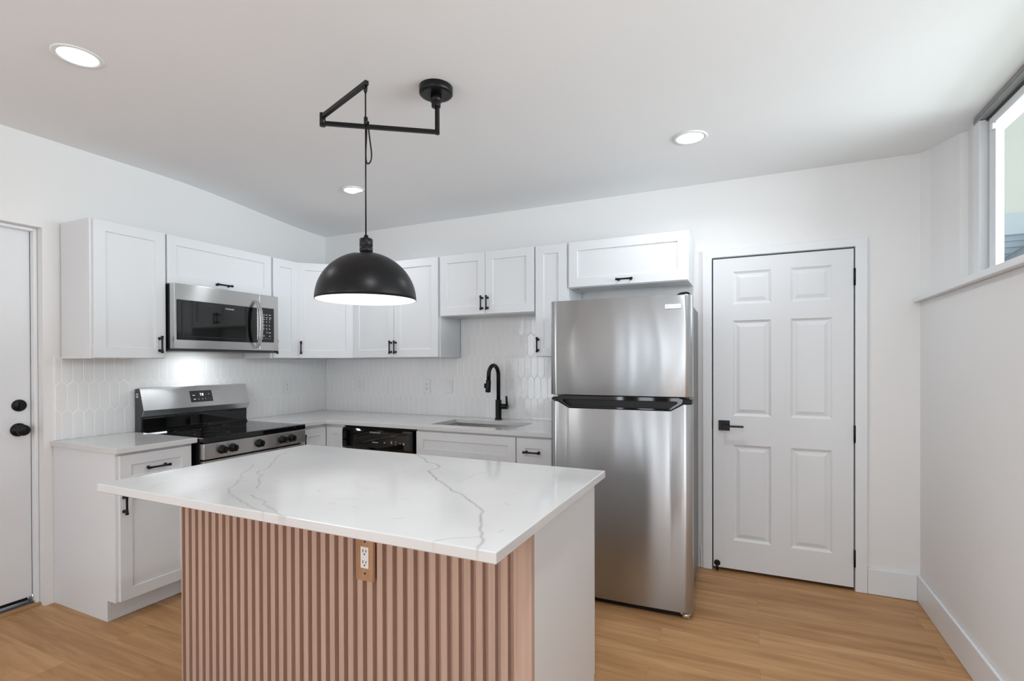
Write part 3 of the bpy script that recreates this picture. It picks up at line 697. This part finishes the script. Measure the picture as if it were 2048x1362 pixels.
mb = MB(); mb.prism([(0.076, 0.9265), (0.0805, 1.018), (0.088, 1.020), (0.090, 1.012), (0.088, 0.945), (0.100, 0.9285), (0.100, 0.9265)], 1, YA + 0.008, YB - 0.008); obj('lower_panel', mb, BGLASS, bgd, bevel=0.001)
sl = Vector((0.1135 - 0.069, 0, 1.068 - 1.2135)).normalized(); nrm = Vector((-sl.z, 0, sl.x))
def on_face(z, off): 
    tt = (z - 1.2135) / (1.068 - 1.2135); return Vector((0.069 + (0.1135 - 0.069) * tt, 0, z)) + nrm * off
a, c = on_face(1.178, 0.0003), on_face(1.100, 0.0003); a2, c2 = on_face(1.178, 0.002), on_face(1.100, 0.002)
mb = MB(); mb.prism([(a.x, a.z), (c.x, c.z), (c2.x, c2.z), (a2.x, a2.z)], 1, -1.345, -1.187)
dsp = obj('display', mb, BGLASS, bgd)
tilt = math.atan2(0.1135 - 0.069, 1.2135 - 1.068)
def face_text(nm, body, size, y, z, m=PRINT, sx=1.0):
    p = on_face(z, 0.0024); t_ = text(nm, body, size, m, dsp, (p.x, y, p.z), (0, 0, 0), sx=sx)
    t_.rotation_euler = (Matrix.Rotation(PI / 2, 3, 'Z') @ Matrix.Rotation(PI / 2 - tilt, 3, 'X')).to_euler()
face_text('digits', '7:8', 0.026, -1.278, 1.142, LED, 0.85)
face_text('symbol', '+', 0.018, -1.217, 1.146); face_text('symbol', '-', 0.018, -1.212, 1.112)
for (y, z, w) in ((-1.330, 1.149, 0.016), (-1.327, 1.121, 0.016), (-1.292, 1.121, 0.004), (-1.266, 1.121, 0.007), (-1.243, 1.121, 0.005)):
    p, q = on_face(z, 0.0021), on_face(z - 0.004, 0.0021); p2, q2 = on_face(z, 0.0025), on_face(z - 0.004, 0.0025)
    mb = MB(); mb.prism([(p.x, p.z), (q.x, q.z), (q2.x, q2.z), (p2.x, p2.z)], 1, y, y + w); obj('symbol', mb, PRINT, dsp)
mb = MB(); mb.box(0.033, 0.052, YA - 0.0006, YA + 0.0008, 1.150, 1.178); stk = obj('sticker', mb, PRINT, bgd)
mb = MB(); mb.box(0.039, 0.047, YA - 0.0012, YA - 0.0007, 1.158, 1.171); obj('sticker_mark', mb, DPRINT, stk)

# ---------------------------------------------------------------- microwave
mw = thing('microwave', 'stainless over-the-range microwave mounted above the range', 'microwave', (0.2, -1.26, 1.46))
mb = MB(); mb.box(0.0100, 0.354, -1.638, -0.872, 1.462, 1.866); obj('body', mb, BLKP, mw, bevel=0.002)
mb = MB(); mb.box(0.02, 0.385, -1.634, -0.90, 1.447, 1.4615); obj('vent_grille', mb, DGREY, mw, bevel=0.002)
mb = MB(left_frame); mb.panelled(-1.641, -1.0395, 1.463, 1.869, 0.401, 0.355, [(-1.628, -1.055, 1.518, 1.769)], [(0.001, 0.003)])
md = obj('door', mb, STEEL, mw, bevel=0.003)
mb = MB(); mb.box(0.3985, 0.4012, -1.626, -1.057, 1.520, 1.767); wn = obj('window', mb, BGLASS, md)
mb = MB(); mb.cells([-1.590, -1.586, -1.142, -1.138], [1.539, 1.542, 1.749, 1.752], lambda y, z: not (-1.586 < y < -1.142 and 1.542 < z < 1.749), 0.4013, 0.4015, axis=0); obj('window_border', mb, DARKSLOT, wn)
text('lettering', 'FRIGIDAIRE', 0.0125, PRINT, md, (0.4016, -1.302, 1.7345), ROT_LEFT)
mb = MB()
hp = [(0.401, 1.822), (0.420, 1.818), (0.444, 1.795), (0.462, 1.745), (0.469, 1.690), (0.470, 1.650), (0.469, 1.605), (0.462, 1.553), (0.444, 1.503), (0.420, 1.480), (0.401, 1.476)]
hi_ = [(0.401, 1.808), (0.416, 1.802), (0.434, 1.783), (0.451, 1.738), (0.458, 1.688), (0.459, 1.650), (0.458, 1.609), (0.451, 1.560), (0.434, 1.516), (0.416, 1.496), (0.401, 1.490)]
mb.prism(hp + hi_[::-1], 1, -1.088, -1.060)
obj('handle', mb, STEEL, md, bevel=0.003)
mb = MB(left_frame); mb.box(-1.0365, -0.8745, 0.355, 0.400, 1.463, 1.869)
cpn = obj('control_column', mb, STEEL, mw, bevel=0.003)
mb = MB(); mb.box(0.4003, 0.4022, -1.036, -0.915, 1.524, 1.775); kp = obj('keypad', mb, BGLASS, cpn)
for r, row in enumerate(('1 2 3', '4 5 6', '7 8 9')):
    text('digits', row.replace(' ', '   '), 0.016, PRINT, kp, (0.4024, -1.006, 1.668 - r * 0.026), ROT_LEFT, sx=1.1)
text('digits', '0', 0.016, PRINT, kp, (0.4024, -0.979, 1.590), ROT_LEFT)
for (y, z, w) in ((-1.006, 1.722, 0.012), (-0.984, 1.722, 0.012), (-0.960, 1.722, 0.018), (-1.006, 1.705, 0.010), (-0.983, 1.703, 0.012), (-0.957, 1.703, 0.018), (-1.006, 1.690, 0.010), (-0.983, 1.690, 0.008), (-0.957, 1.690, 0.012), (-0.960, 1.592, 0.018), (-1.008, 1.568, 0.012), (-0.957, 1.568, 0.012), (-1.010, 1.549, 0.004), (-0.990, 1.549, 0.004), (-0.970, 1.549, 0.004), (-0.950, 1.549, 0.004)):
    mb = MB(); mb.box(0.4022, 0.4025, y, y + w, z, z + 0.004); obj('key_mark', mb, PRINT, kp)
area_light('range_work_light', (0.20, -1.30, 1.440), (0.08, -1.30, 0.95), 0.20, 0.06, 0.9, (0.93, 0.97, 1.0))

# ---------------------------------------------------------------- dishwasher
dw = thing('dishwasher', 'built-in dishwasher with black control panel under the back counter', 'dishwasher', (1.14, -0.32, 0))
mb = MB(back_frame); mb.box(0.803, 1.471, 0.02, 0.60, 0.012, 0.894); obj('body', mb, BLKP, dw)
mb = MB(back_frame); mb.prism([(0.602, 0.728), (0.640, 0.728), (0.648, 0.745), (0.648, 0.865), (0.640, 0.882), (0.602, 0.882)], 0, 0.808, 1.452)
pn = obj('control_panel', mb, BGLASS, dw, bevel=0.004)
mb = MB(back_frame); mb.box(0.810, 1.448, 0.602, 0.640, 0.115, 0.724); obj('door', mb, STEEL, dw, bevel=0.004)
mb = MB(back_frame); mb.box(0.810, 1.448, 0.52, 0.54, 0.002, 0.110); obj('kick_plate', mb, BLKP, dw)
text('lettering', 'FRIGIDAIRE', 0.0105, PRINT, pn, (1.098, -0.6485, 0.783), ROT_BACK)
for (x, z, w) in ((1.205, 0.787, 0.012), (1.268, 0.787, 0.012), (1.268, 0.797, 0.010), (1.310, 0.797, 0.004), (1.310, 0.777, 0.004), (1.348, 0.789, 0.006), (1.372, 0.790, 0.016), (1.378, 0.782, 0.008)):
    mb = MB(back_frame); mb.box(x, x + w, 0.6482, 0.6487, z, z + 0.0045); obj('key_mark', mb, PRINT, pn)
mb = MB(back_frame); mb.box(1.075, 1.175, 0.6482, 0.6490, 0.853, 0.864); obj('vent_slot', mb, GREY, pn)

# ---------------------------------------------------------------- refrigerator
fr_ = thing('refrigerator', 'stainless top freezer refrigerator with black pocket handle', 'refrigerator', (2.944, -0.40, 0))
FX0, FX1 = 2.549, 3.3365
mb = MB(); mb.box(FX0 + 0.012, FX1 - 0.020, -0.705, -0.045, 0.035, 1.700); obj('cabinet_body', mb, GREY, fr_, bevel=0.004)
def bowed(poly, y_front, y_back, bulge=0.005):
    """door slab from a front outline (x,z); front bows out gently over x"""
    mb = MB()
    xsn = [FX0 + (FX1 - FX0) * i / 40 for i in range(41)]
    def zr(x):   # z range of outline at x
        zs = []
        for i in range(len(poly)):
            (ax, az), (bx, bz) = poly[i], poly[(i + 1) % len(poly)]
            if abs(ax - bx) < 1e-9:
                if abs(x - ax) < 1e-9: zs += [az, bz]
                continue
            t = (x - ax) / (bx - ax)
            if -1e-9 <= t <= 1 + 1e-9: zs.append(az + t * (bz - az))
        return min(zs), max(zs)
    allx = sorted(set([round(x, 5) for x in xsn] + [round(p[0], 5) for p in poly]))
    F, Bk = [], []
    for x in allx:
        t = (x - FX0) / (FX1 - FX0); yy = y_front - bulge * (1 - (2 * t - 1) ** 2) + 0.010 * max(0, abs(2 * t - 1) - 0.965) / 0.035
        z0, z1 = zr(x)
        F.append((mb.v((x, yy, z0)), mb.v((x, yy, z1)))); Bk.append((mb.v((x, y_back, z0)), mb.v((x, y_back, z1))))
    for i in range(len(allx) - 1):
        f = mb.face([F[i][0], F[i + 1][0], F[i + 1][1], F[i][1]]); f.smooth = True
        mb.face([Bk[i][0], Bk[i + 1][0], Bk[i + 1][1], Bk[i][1]])
        mb.face([F[i][0], F[i + 1][0], Bk[i + 1][0], Bk[i][0]]); mb.face([F[i][1], F[i + 1][1], Bk[i + 1][1], Bk[i][1]])
    for e_ in (0, -1): mb.face([F[e_][0], F[e_][1], Bk[e_][1], Bk[e_][0]])
    return mb
fz = obj('freezer_door', bowed([(FX0, 1.182), (FX1, 1.182), (FX1, 1.727), (FX0, 1.727)], -0.795, -0.712), STEEL_F, fr_, bevel=0.003)
ld = obj('fridge_door', bowed([(FX0, 0.036), (FX1, 0.036), (FX1, 1.145), (3.292, 1.145), (3.225, 1.108), (2.660, 1.108), (2.592, 1.145), (FX0, 1.145)], -0.795, -0.712), STEEL_F, fr_, bevel=0.003)
mb = MB()
outer = [(2.553, 1.1475), (2.592, 1.1475), (2.660, 1.1105), (3.225, 1.1105), (3.292, 1.1475), (3.333, 1.1475), (3.333, 1.1665), (3.300, 1.1680), (3.270, 1.1795), (2.615, 1.1795), (2.580, 1.1665), (2.553, 1.1665)]
mb.prism([(p[0], p[1]) for p in outer], 1, -0.772, -0.712)
hd = obj('pocket_handle', mb, BLKP, fr_)
mb = MB()
ringo = [(2.597, 1.1495), (2.660, 1.1112), (3.225, 1.1112), (3.287, 1.1495), (3.292, 1.1700), (3.268, 1.1792), (2.617, 1.1792), (2.592, 1.1680)]
ringi = [(2.625, 1.1480), (2.668, 1.1180), (3.217, 1.1180), (3.260, 1.1480), (3.262, 1.1560), (3.250, 1.1585), (2.640, 1.1585), (2.626, 1.1560)]
for (p, q) in zip(range(8), [1, 2, 3, 4, 5, 6, 7, 0]):
    A = [mb.v((ringo[p][0], -0.803, ringo[p][1])), mb.v((ringo[q][0], -0.803, ringo[q][1])), mb.v((ringi[q][0], -0.803, ringi[q][1])), mb.v((ringi[p][0], -0.803, ringi[p][1]))]
    Bq = [mb.v((ringo[p][0], -0.7725, ringo[p][1])), mb.v((ringo[q][0], -0.7725, ringo[q][1])), mb.v((ringi[q][0], -0.7725, ringi[q][1])), mb.v((ringi[p][0], -0.7725, ringi[p][1]))]
    mb.face(A); mb.face(Bq); mb.face([A[0], A[1], Bq[1], Bq[0]]); mb.face([A[2], A[3], Bq[3], Bq[2]])
bmesh.ops.remove_doubles(mb.bm, verts=mb.bm.verts, dist=1e-5)
obj('handle_lip', mb, BGLASS, hd, bevel=0.0015)
for q in ([(2.553, -0.789), (2.590, -0.793), (2.590, -0.7725), (2.553, -0.7725)], [(3.297, -0.793), (3.333, -0.789), (3.333, -0.7725), (3.297, -0.7725)]):
    mb = MB(); mb.prism(q, 2, 1.151, 1.1625); obj('center_hinge', mb, BLKP, hd, bevel=0.001)
mb = MB(); mb.prism([(3.255, 1.7285), (3.325, 1.7285), (3.322, 1.738), (3.305, 1.7435), (3.275, 1.740)], 1, -0.785, -0.66); obj('hinge_cap', mb, BLKP, fr_, bevel=0.003)
mb = MB(); mb.box(FX0 + 0.02, FX1 - 0.03, -0.765, -0.705, 0.004, 0.0335); obj('base_grille', mb, BLKP, fr_, bevel=0.002)
mb = MB(); mb.cyl((3.285, -0.772, 0.018), (3.318, -0.772, 0.018), 0.0165, 16); mb.box(3.275, 3.326, -0.782, -0.767, 0.024, 0.0345); obj('leveling_foot', mb, CHROME, fr_)
mb = MB(); mb.box(3.199, 3.281, -0.8035, -0.8005, 1.654, 1.679); bd = obj('badge', mb, CHROME, fr_, bevel=0.003)
text('lettering', 'FRIGIDAIRE', 0.0142, DPRINT, bd, (3.2045, -0.8038, 1.6613), ROT_BACK, sx=0.86)
fr_.rotation_euler = (0, 0, math.radians(1.3))

# ---------------------------------------------------------------- island
isl = thing('kitchen_island', 'kitchen island with vertical wood slats and white side panel', 'kitchen island', (2.27, -1.95, 0))
IX0, IX1, IF, IB = 1.484, 3.057, -2.285, -1.622
mb = MB(); mb.box(IX0 + 0.016, IX1 - 0.016, IF + 0.042, IB - 0.022, 0.114, 0.898); mb.box(IX0 + 0.016, IX1 - 0.016, IF + 0.042, IB - 0.095, 0.001, 0.114); obj('carcass', mb, CAB, isl)
mb = MB(); mb.box(IX1 - 0.0155, IX1, IF + 0.0225, IB - 0.020, 0.001, 0.8985); obj('end_panel', mb, CAB, isl, bevel=0.002)
mb = MB(); mb.box(IX0, IX0 + 0.0155, IF + 0.0225, IB - 0.020, 0.001, 0.8985); obj('end_panel', mb, CAB, isl, bevel=0.002)
def isl_frame(p): return Vector((p[0], IB - 0.022 + p[1], p[2]))
xs_ = [IX0 + 0.002, IX0 + 0.393, IX0 + 0.787, IX0 + 1.180, IX1 - 0.002]
for i in range(4):
    shaker(isl_frame, xs_[i] + 0.0015, xs_[i + 1] - 0.0015, 0.118, 0.888, 0.0025, isl, handle=((xs_[i] + 0.03) if i % 2 else (xs_[i + 1] - 0.03), 0.80, 0.106, True))
# slatted front: one panel, ridges and grooves in profile
mb = MB(); prof = [(IX0, IF + 0.020), (IX0, IF)]
x = 1.5743 - 0.0414 * 2
edges = []
while x < IX1 - 0.045:
    edges.append(x); x += 0.0414
for xe in edges:      # ridge ends at xe, groove until xe+.020
    prof += [(xe, IF), (xe, IF + 0.0195), (xe + 0.0195, IF + 0.0195), (xe + 0.0195, IF)]
prof += [(IX1, IF), (IX1, IF + 0.022), (IX0, IF + 0.022)]
pp = []
for p in prof:
    if not pp or (Vector((*p, 0)) - Vector((*pp[-1], 0))).length > 1e-6: pp.append(p)
A = [mb.v((p[0], p[1], 0.002)) for p in pp]; B_ = [mb.v((p[0], p[1], 0.8985)) for p in pp]
for i in range(len(pp)): mb.face([A[i], A[(i + 1) % len(pp)], B_[(i + 1) % len(pp)], B_[i]])
obj('slat_panel', mb, SLAT, isl)

# outlet with a wooden plate screwed to the slats
ol = thing('wall_outlet', 'white outlet in a wooden plate on the slatted island front', 'outlet', (2.458, IF - 0.001, 0.71))
mb = MB(); mb.prism([(2.419, -0.0), (2.4985, -0.0), (2.4955, -0.0075), (2.422, -0.0075)], 2, 0.646, 0.785)
for v in mb.bm.verts: v.co.y += IF - 0.0006
obj('plate', mb, PLATEW, ol, bevel=0.0015)
mb = MB(); mb.box(2.4445, 2.478, IF - 0.0105, IF - 0.0083, 0.689, 0.760); rc = obj('receptacle', mb, PLASTIC, ol, bevel=0.001)
mb = MB()
for s in (-1, 1):
    zz = 0.7245 + s * 0.0185; u = 2.4612
    mb.box(u - 0.0075, u - 0.0050, IF - 0.0112, IF - 0.0104, zz - 0.001, zz + 0.009); mb.box(u + 0.0050, u + 0.0075, IF - 0.0112, IF - 0.0104, zz, zz + 0.008)
    mb.cyl((u, IF - 0.0104, zz - 0.007), (u, IF - 0.0112, zz - 0.007), 0.0028, 10)
obj('slots', mb, DARKSLOT, rc)
for z in (0.671, 0.777):
    mb = MB(); mb.cyl((2.461, IF - 0.0080, z), (2.461, IF - 0.0092, z), 0.0038, 12); obj('screw', mb, DARKSLOT, ol)

# island top with veins stored as a mesh attribute
VEINS = [
 (0.0030, 0.95, [(2.16, -1.59), (2.19, -1.608), (2.394, -1.77), (2.434, -1.801), (2.43, -1.88), (2.512, -1.967), (2.608, -2.042), (2.648, -2.088), (2.802, -2.19), (2.89, -2.279), (2.929, -2.36), (2.989, -2.455), (2.994, -2.471), (3.02, -2.496), (3.05, -2.57)]),
 (0.0016, 0.45, [(2.645, -2.002), (2.644, -1.932), (2.649, -1.87), (2.66, -1.80)]),
 (0.0018, 0.55, [(2.90, -2.575), (2.939, -2.522), (2.991, -2.481)]),
 (0.0022, 0.65, [(1.55, -1.82), (1.587, -1.892), (1.747, -2.059), (1.80, -2.16), (1.826, -2.197), (1.90, -2.23), (1.986, -2.321), (2.059, -2.374)]),
 (0.0022, 0.65, [(2.104, -2.451), (2.201, -2.478), (2.29, -2.53), (2.364, -2.547), (2.43, -2.57)]),
 (0.0020, 0.60, [(1.66, -2.08), (1.731, -2.156), (1.809, -2.257), (1.90, -2.33), (1.974, -2.432), (2.056, -2.473), (2.203, -2.527), (2.314, -2.569)]),
 (0.0016, 0.45, [(1.713, -2.558), (1.667, -2.478), (1.65, -2.44)]),
]
for k in range(26):   # tiny stray flecks
    fx, fy = random.uniform(1.5, 3.05), random.uniform(-2.53, -1.62); aa = random.uniform(0, PI); L = random.uniform(0.006, 0.03)
    VEINS.append((0.0012, 0.5, [(fx, fy), (fx + L * math.cos(aa), fy + L * math.sin(aa))]))
TX0, TX1, TY0, TY1 = 1.446, 3.087, -2.565, -1.583
def warp(x, y):
    return (x + 0.016 * noise.noise((x * 11, y * 11, 3.1)) + 0.007 * noise.noise((x * 34, y * 34, 7.7)), y + 0.016 * noise.noise((x * 11, y * 11, 9.4)) + 0.007 * noise.noise((x * 34, y * 34, 1.2)))
NX, NY = 410, 246
val = [[0.0] * (NY + 1) for _ in range(NX + 1)]
sx_, sy_ = (TX1 - TX0) / NX, (TY1 - TY0) / NY
for (w, s_, pts) in VEINS:
    dense = []
    for (a, c) in zip(pts, pts[1:]):
        Ls = math.hypot(c[0] - a[0], c[1] - a[1]); k = max(2, int(Ls / 0.0015))
        dense += [(a[0] + (c[0] - a[0]) * i / k, a[1] + (c[1] - a[1]) * i / k) for i in range(k)]
    for (px_, py_) in dense:
        qx, qy = warp(px_, py_)
        st = s_ * (0.55 + 0.75 * (0.5 + 0.5 * noise.noise((px_ * 23, py_ * 23, 5.0))))
        ci, cj = (qx - TX0) / sx_, (qy - TY0) / sy_
        for i in range(int(ci) - 2, int(ci) + 4):
            for j in range(int(cj) - 2, int(cj) + 4):
                if 0 <= i <= NX and 0 <= j <= NY:
                    d = math.hypot((i - ci) * sx_, (j - cj) * sy_)
                    val[i][j] = max(val[i][j], st * max(0.0, 1 - d / (w + 0.0028)))
mb = MB(); R_ = 0.003
top = [[mb.v((min(max(TX0 + sx_ * i, TX0 + R_), TX1 - R_), min(max(TY0 + sy_ * j, TY0 + R_), TY1 - R_), 0.930)) for j in range(NY + 1)] for i in range(NX + 1)]
for i in range(NX):
    for j in range(NY): mb.face([top[i][j], top[i + 1][j], top[i + 1][j + 1], top[i][j + 1]])
loop = [(i, 0) for i in range(NX)] + [(NX, j) for j in range(NY)] + [(i, NY) for i in range(NX, 0, -1)] + [(0, j) for j in range(NY, 0, -1)]
def rim(off, z):
    out = []
    for (i, j) in loop:
        x = min(max(TX0 + sx_ * i, TX0 + off), TX1 - off); y = min(max(TY0 + sy_ * j, TY0 + off), TY1 - off); out.append(mb.v((x, y, z)))
    return out
vidx = [val[i][j] for i in range(NX + 1) for j in range(NY + 1)]
prev = [top[i][j] for (i, j) in loop]
for (off, z, fade) in ((0.0009, 0.9291, 0.7), (0.0, 0.927, 0.5), (0.0, 0.915, 0.35), (0.0, 0.903, 0.2), (0.003, 0.900, 0)):
    cur = rim(off, z); vidx += [val[i][j] * fade for (i, j) in loop]
    for k in range(len(loop)): mb.face([prev[k], prev[(k + 1) % len(loop)], cur[(k + 1) % len(loop)], cur[k]])
    prev = cur
mb.face(prev)
it = obj('countertop', mb, QUARTZV)
at_ = it.data.attributes.new('vein', 'FLOAT', 'POINT'); at_.data.foreach_set('value', vidx)
tag(it, 'white quartz island countertop with grey veins', 'countertop', 'white quartz countertops')

# ---------------------------------------------------------------- pendant lamp
cxp, cyp = 2.351, -1.690
zcn = zc(cxp, cyp)
pl = thing('pendant_lamp', 'black dome pendant hanging over the island from a folding ceiling arm', 'pendant lamp', (cxp, cyp, zcn))
mb = MB(); mb.lathe((cxp, cyp, zcn - 0.001), (0, 0, -1), [(0, 0.0745), (0.028, 0.0745), (0.032, 0.071), (0.0335, 0.060)], 48); obj('canopy', mb, BLK, pl)
mb = MB(); mb.lathe((cxp, cyp, zcn - 0.035), (0, 0, -1), [(0, 0.024), (0.030, 0.024), (0.031, 0.020), (0.052, 0.020), (0.054, 0.017)], 24)
sx0 = cxp + 0.006
mb.box(sx0 - 0.0075, sx0 + 0.0075, cyp - 0.0075, cyp + 0.0075, 2.388, 2.525); obj('stem', mb, BLK, pl)
E0 = Vector((1.960, -1.972, 2.398)); E1 = Vector((2.3005, -2.0945, 2.427))
def bar(mb, a, b_, w, h):
    d = (b_ - a).normalized(); sd = Vector((-d.y, d.x, 0)) * w / 2; up = Vector((0, 0, h / 2))
    P = [mb.v(q + s1 * sd + s2 * up) for q in (a, b_) for s1 in (-1, 1) for s2 in (-1, 1)]
    for q in ((0, 1, 3, 2), (4, 6, 7, 5), (0, 4, 5, 1), (2, 3, 7, 6), (0, 2, 6, 4), (1, 5, 7, 3)): mb.face([P[i] for i in q])
mb = MB(); bar(mb, Vector((sx0 + 0.0075, cyp + 0.0045, 2.398)), E0, 0.015, 0.017); obj('lower_arm', mb, BLK, pl, bevel=0.001)
mb = MB(); mb.cyl((E0.x, E0.y, 2.386), (E0.x, E0.y, 2.440), 0.0125, 20); obj('elbow_joint', mb, BLK, pl)
mb = MB(); bar(mb, Vector((E0.x, E0.y, 2.427)), E1 + (E1 - E0).normalized() * 0.012, 0.015, 0.017); obj('upper_arm', mb, BLK, pl, bevel=0.001)
CX, CY = E1.x, E1.y
mb = MB(); mb.lathe((CX, CY, 2.419), (0, 0, -1), [(0, 0.008), (0.018, 0.007), (0.026, 0.004)], 14); mb.tube([(CX, CY, 2.40), (CX - 0.0005, CY, 2.1), (CX - 0.001, CY, 1.852)], 0.0028, 10)
pts = []
for k in range(33):
    t = k / 32; a = PI * 2 * t
    q_ = 0.007 * t + 0.017 * math.sin(a) * -math.sin(PI * t) * (0.45 if t < 0.5 else 1.0); pts.append((CX + 0.9065 * (q_ + 0.004), CY + 0.4222 * (q_ + 0.004), 2.285 - 0.160 * math.sin(PI * t)))
mb.tube(pts, 0.0028, 8); mb.cyl((CX + 0.001, CY, 2.270), (CX + 0.001, CY, 2.300), 0.0075, 12); obj('cord', mb, BLK, pl)
mb = MB(); mb.lathe((CX, CY, 1.786), (0, 0, 1), [(0, 0.0245), (0.020, 0.0245), (0.021, 0.0235), (0.024, 0.0235), (0.025, 0.0245), (0.052, 0.0245), (0.055, 0.022), (0.056, 0.010), (0.066, 0.008), (0.070, 0.0045)], 28); obj('socket_cup', mb, BLK, pl)
RD, ZR = 0.1866, 1.608
mb = MB()
profo = []
for k in range(25):
    a = (PI / 2) * k / 24; profo.append((RD * math.cos(a), 0.180 * math.sin(a)))
profo = [p for p in profo if p[0] > 0.02] + [(0.02, 0.1795)]
outer_r = [mb.ring((CX, CY, ZR + h), (0, 0, 1), r, 64) for (r, h) in profo]
inner_r = [mb.ring((CX, CY, ZR + h * 0.985 - (0.0 if i == 0 else 0.002)), (0, 0, 1), r - 0.0022, 64) for i, (r, h) in enumerate(profo)]
nO = 0
for a, c in zip(outer_r, outer_r[1:]):
    for i in range(64): f = mb.face([a[i], a[(i + 1) % 64], c[(i + 1) % 64], c[i]]); f.smooth = True; f.material_index = 0
for a, c in zip(inner_r, inner_r[1:]):
    for i in range(64): f = mb.face([a[i], a[(i + 1) % 64], c[(i + 1) % 64], c[i]]); f.smooth = True; f.material_index = 1
for i in range(64): f = mb.face([outer_r[0][i], outer_r[0][(i + 1) % 64], inner_r[0][(i + 1) % 64], inner_r[0][i]]); f.material_index = 0
for i in range(64): f = mb.face([outer_r[-1][i], outer_r[-1][(i + 1) % 64], inner_r[-1][(i + 1) % 64], inner_r[-1][i]]); f.material_index = 0
obj('lamp_shade', mb, [BLK, SHADEIN], pl)
mb = MB(); mb.lathe((CX, CY, 1.775), (0, 0, -1), [(0, 0.014), (0.03, 0.014), (0.05, 0.028), (0.075, 0.030), (0.095, 0.022), (0.105, 0.008)], 24); obj('bulb', mb, BULB, pl)
pd = bpy.data.lights.new('pendant_bulb_light', 'POINT'); pd.energy = 1.3; pd.shadow_soft_size = 0.04; pd.color = (1, 0.98, 0.95)
po = bpy.data.objects.new('pendant_bulb_light', pd); COL.objects.link(po); po.location = (CX, CY, 1.64)

# ---------------------------------------------------------------- recessed ceiling lights
def can(x, y, label, power):
    z = zc(x, y)
    c = thing('recessed_light', label, 'ceiling light', (x, y, z), 'recessed ceiling lights')
    mb = MB(); mb.lathe((x, y, z + 0.004), (0, 0, -1), [(0, 0.086), (0.006, 0.086), (0.009, 0.083), (0.008, 0.068), (0.0045, 0.066), (0, 0.066)], 48, cap=False); obj('trim_ring', mb, TRIM, c)
    mb = MB(); mb.lathe((x, y, z + 0.003), (0, 0, -1), [(0, 0.0655), (0.0055, 0.0655), (0.0058, 0.06)], 48); obj('diffuser', mb, DIFF, c)
    a = area_light('recessed_lamp', (x, y, z - 0.012), (x, y, 0), 0.12, 0.12, power, (0.95, 0.98, 1.02), 'DISK')
    a.data.spread = math.radians(150)
can(1.138, -2.473, 'recessed ceiling light at upper left above the island end', 2)
can(3.334, -0.745, 'recessed ceiling light in front of the panel door', 4.6)
can(1.077, -0.805, 'recessed ceiling light beside the pendant cord near the corner', 3)
can(3.40, -3.00, 'added unseen ceiling light overhead that brightens the floor on the right', 11)  # unseen fitting added as fill for the right of the floor
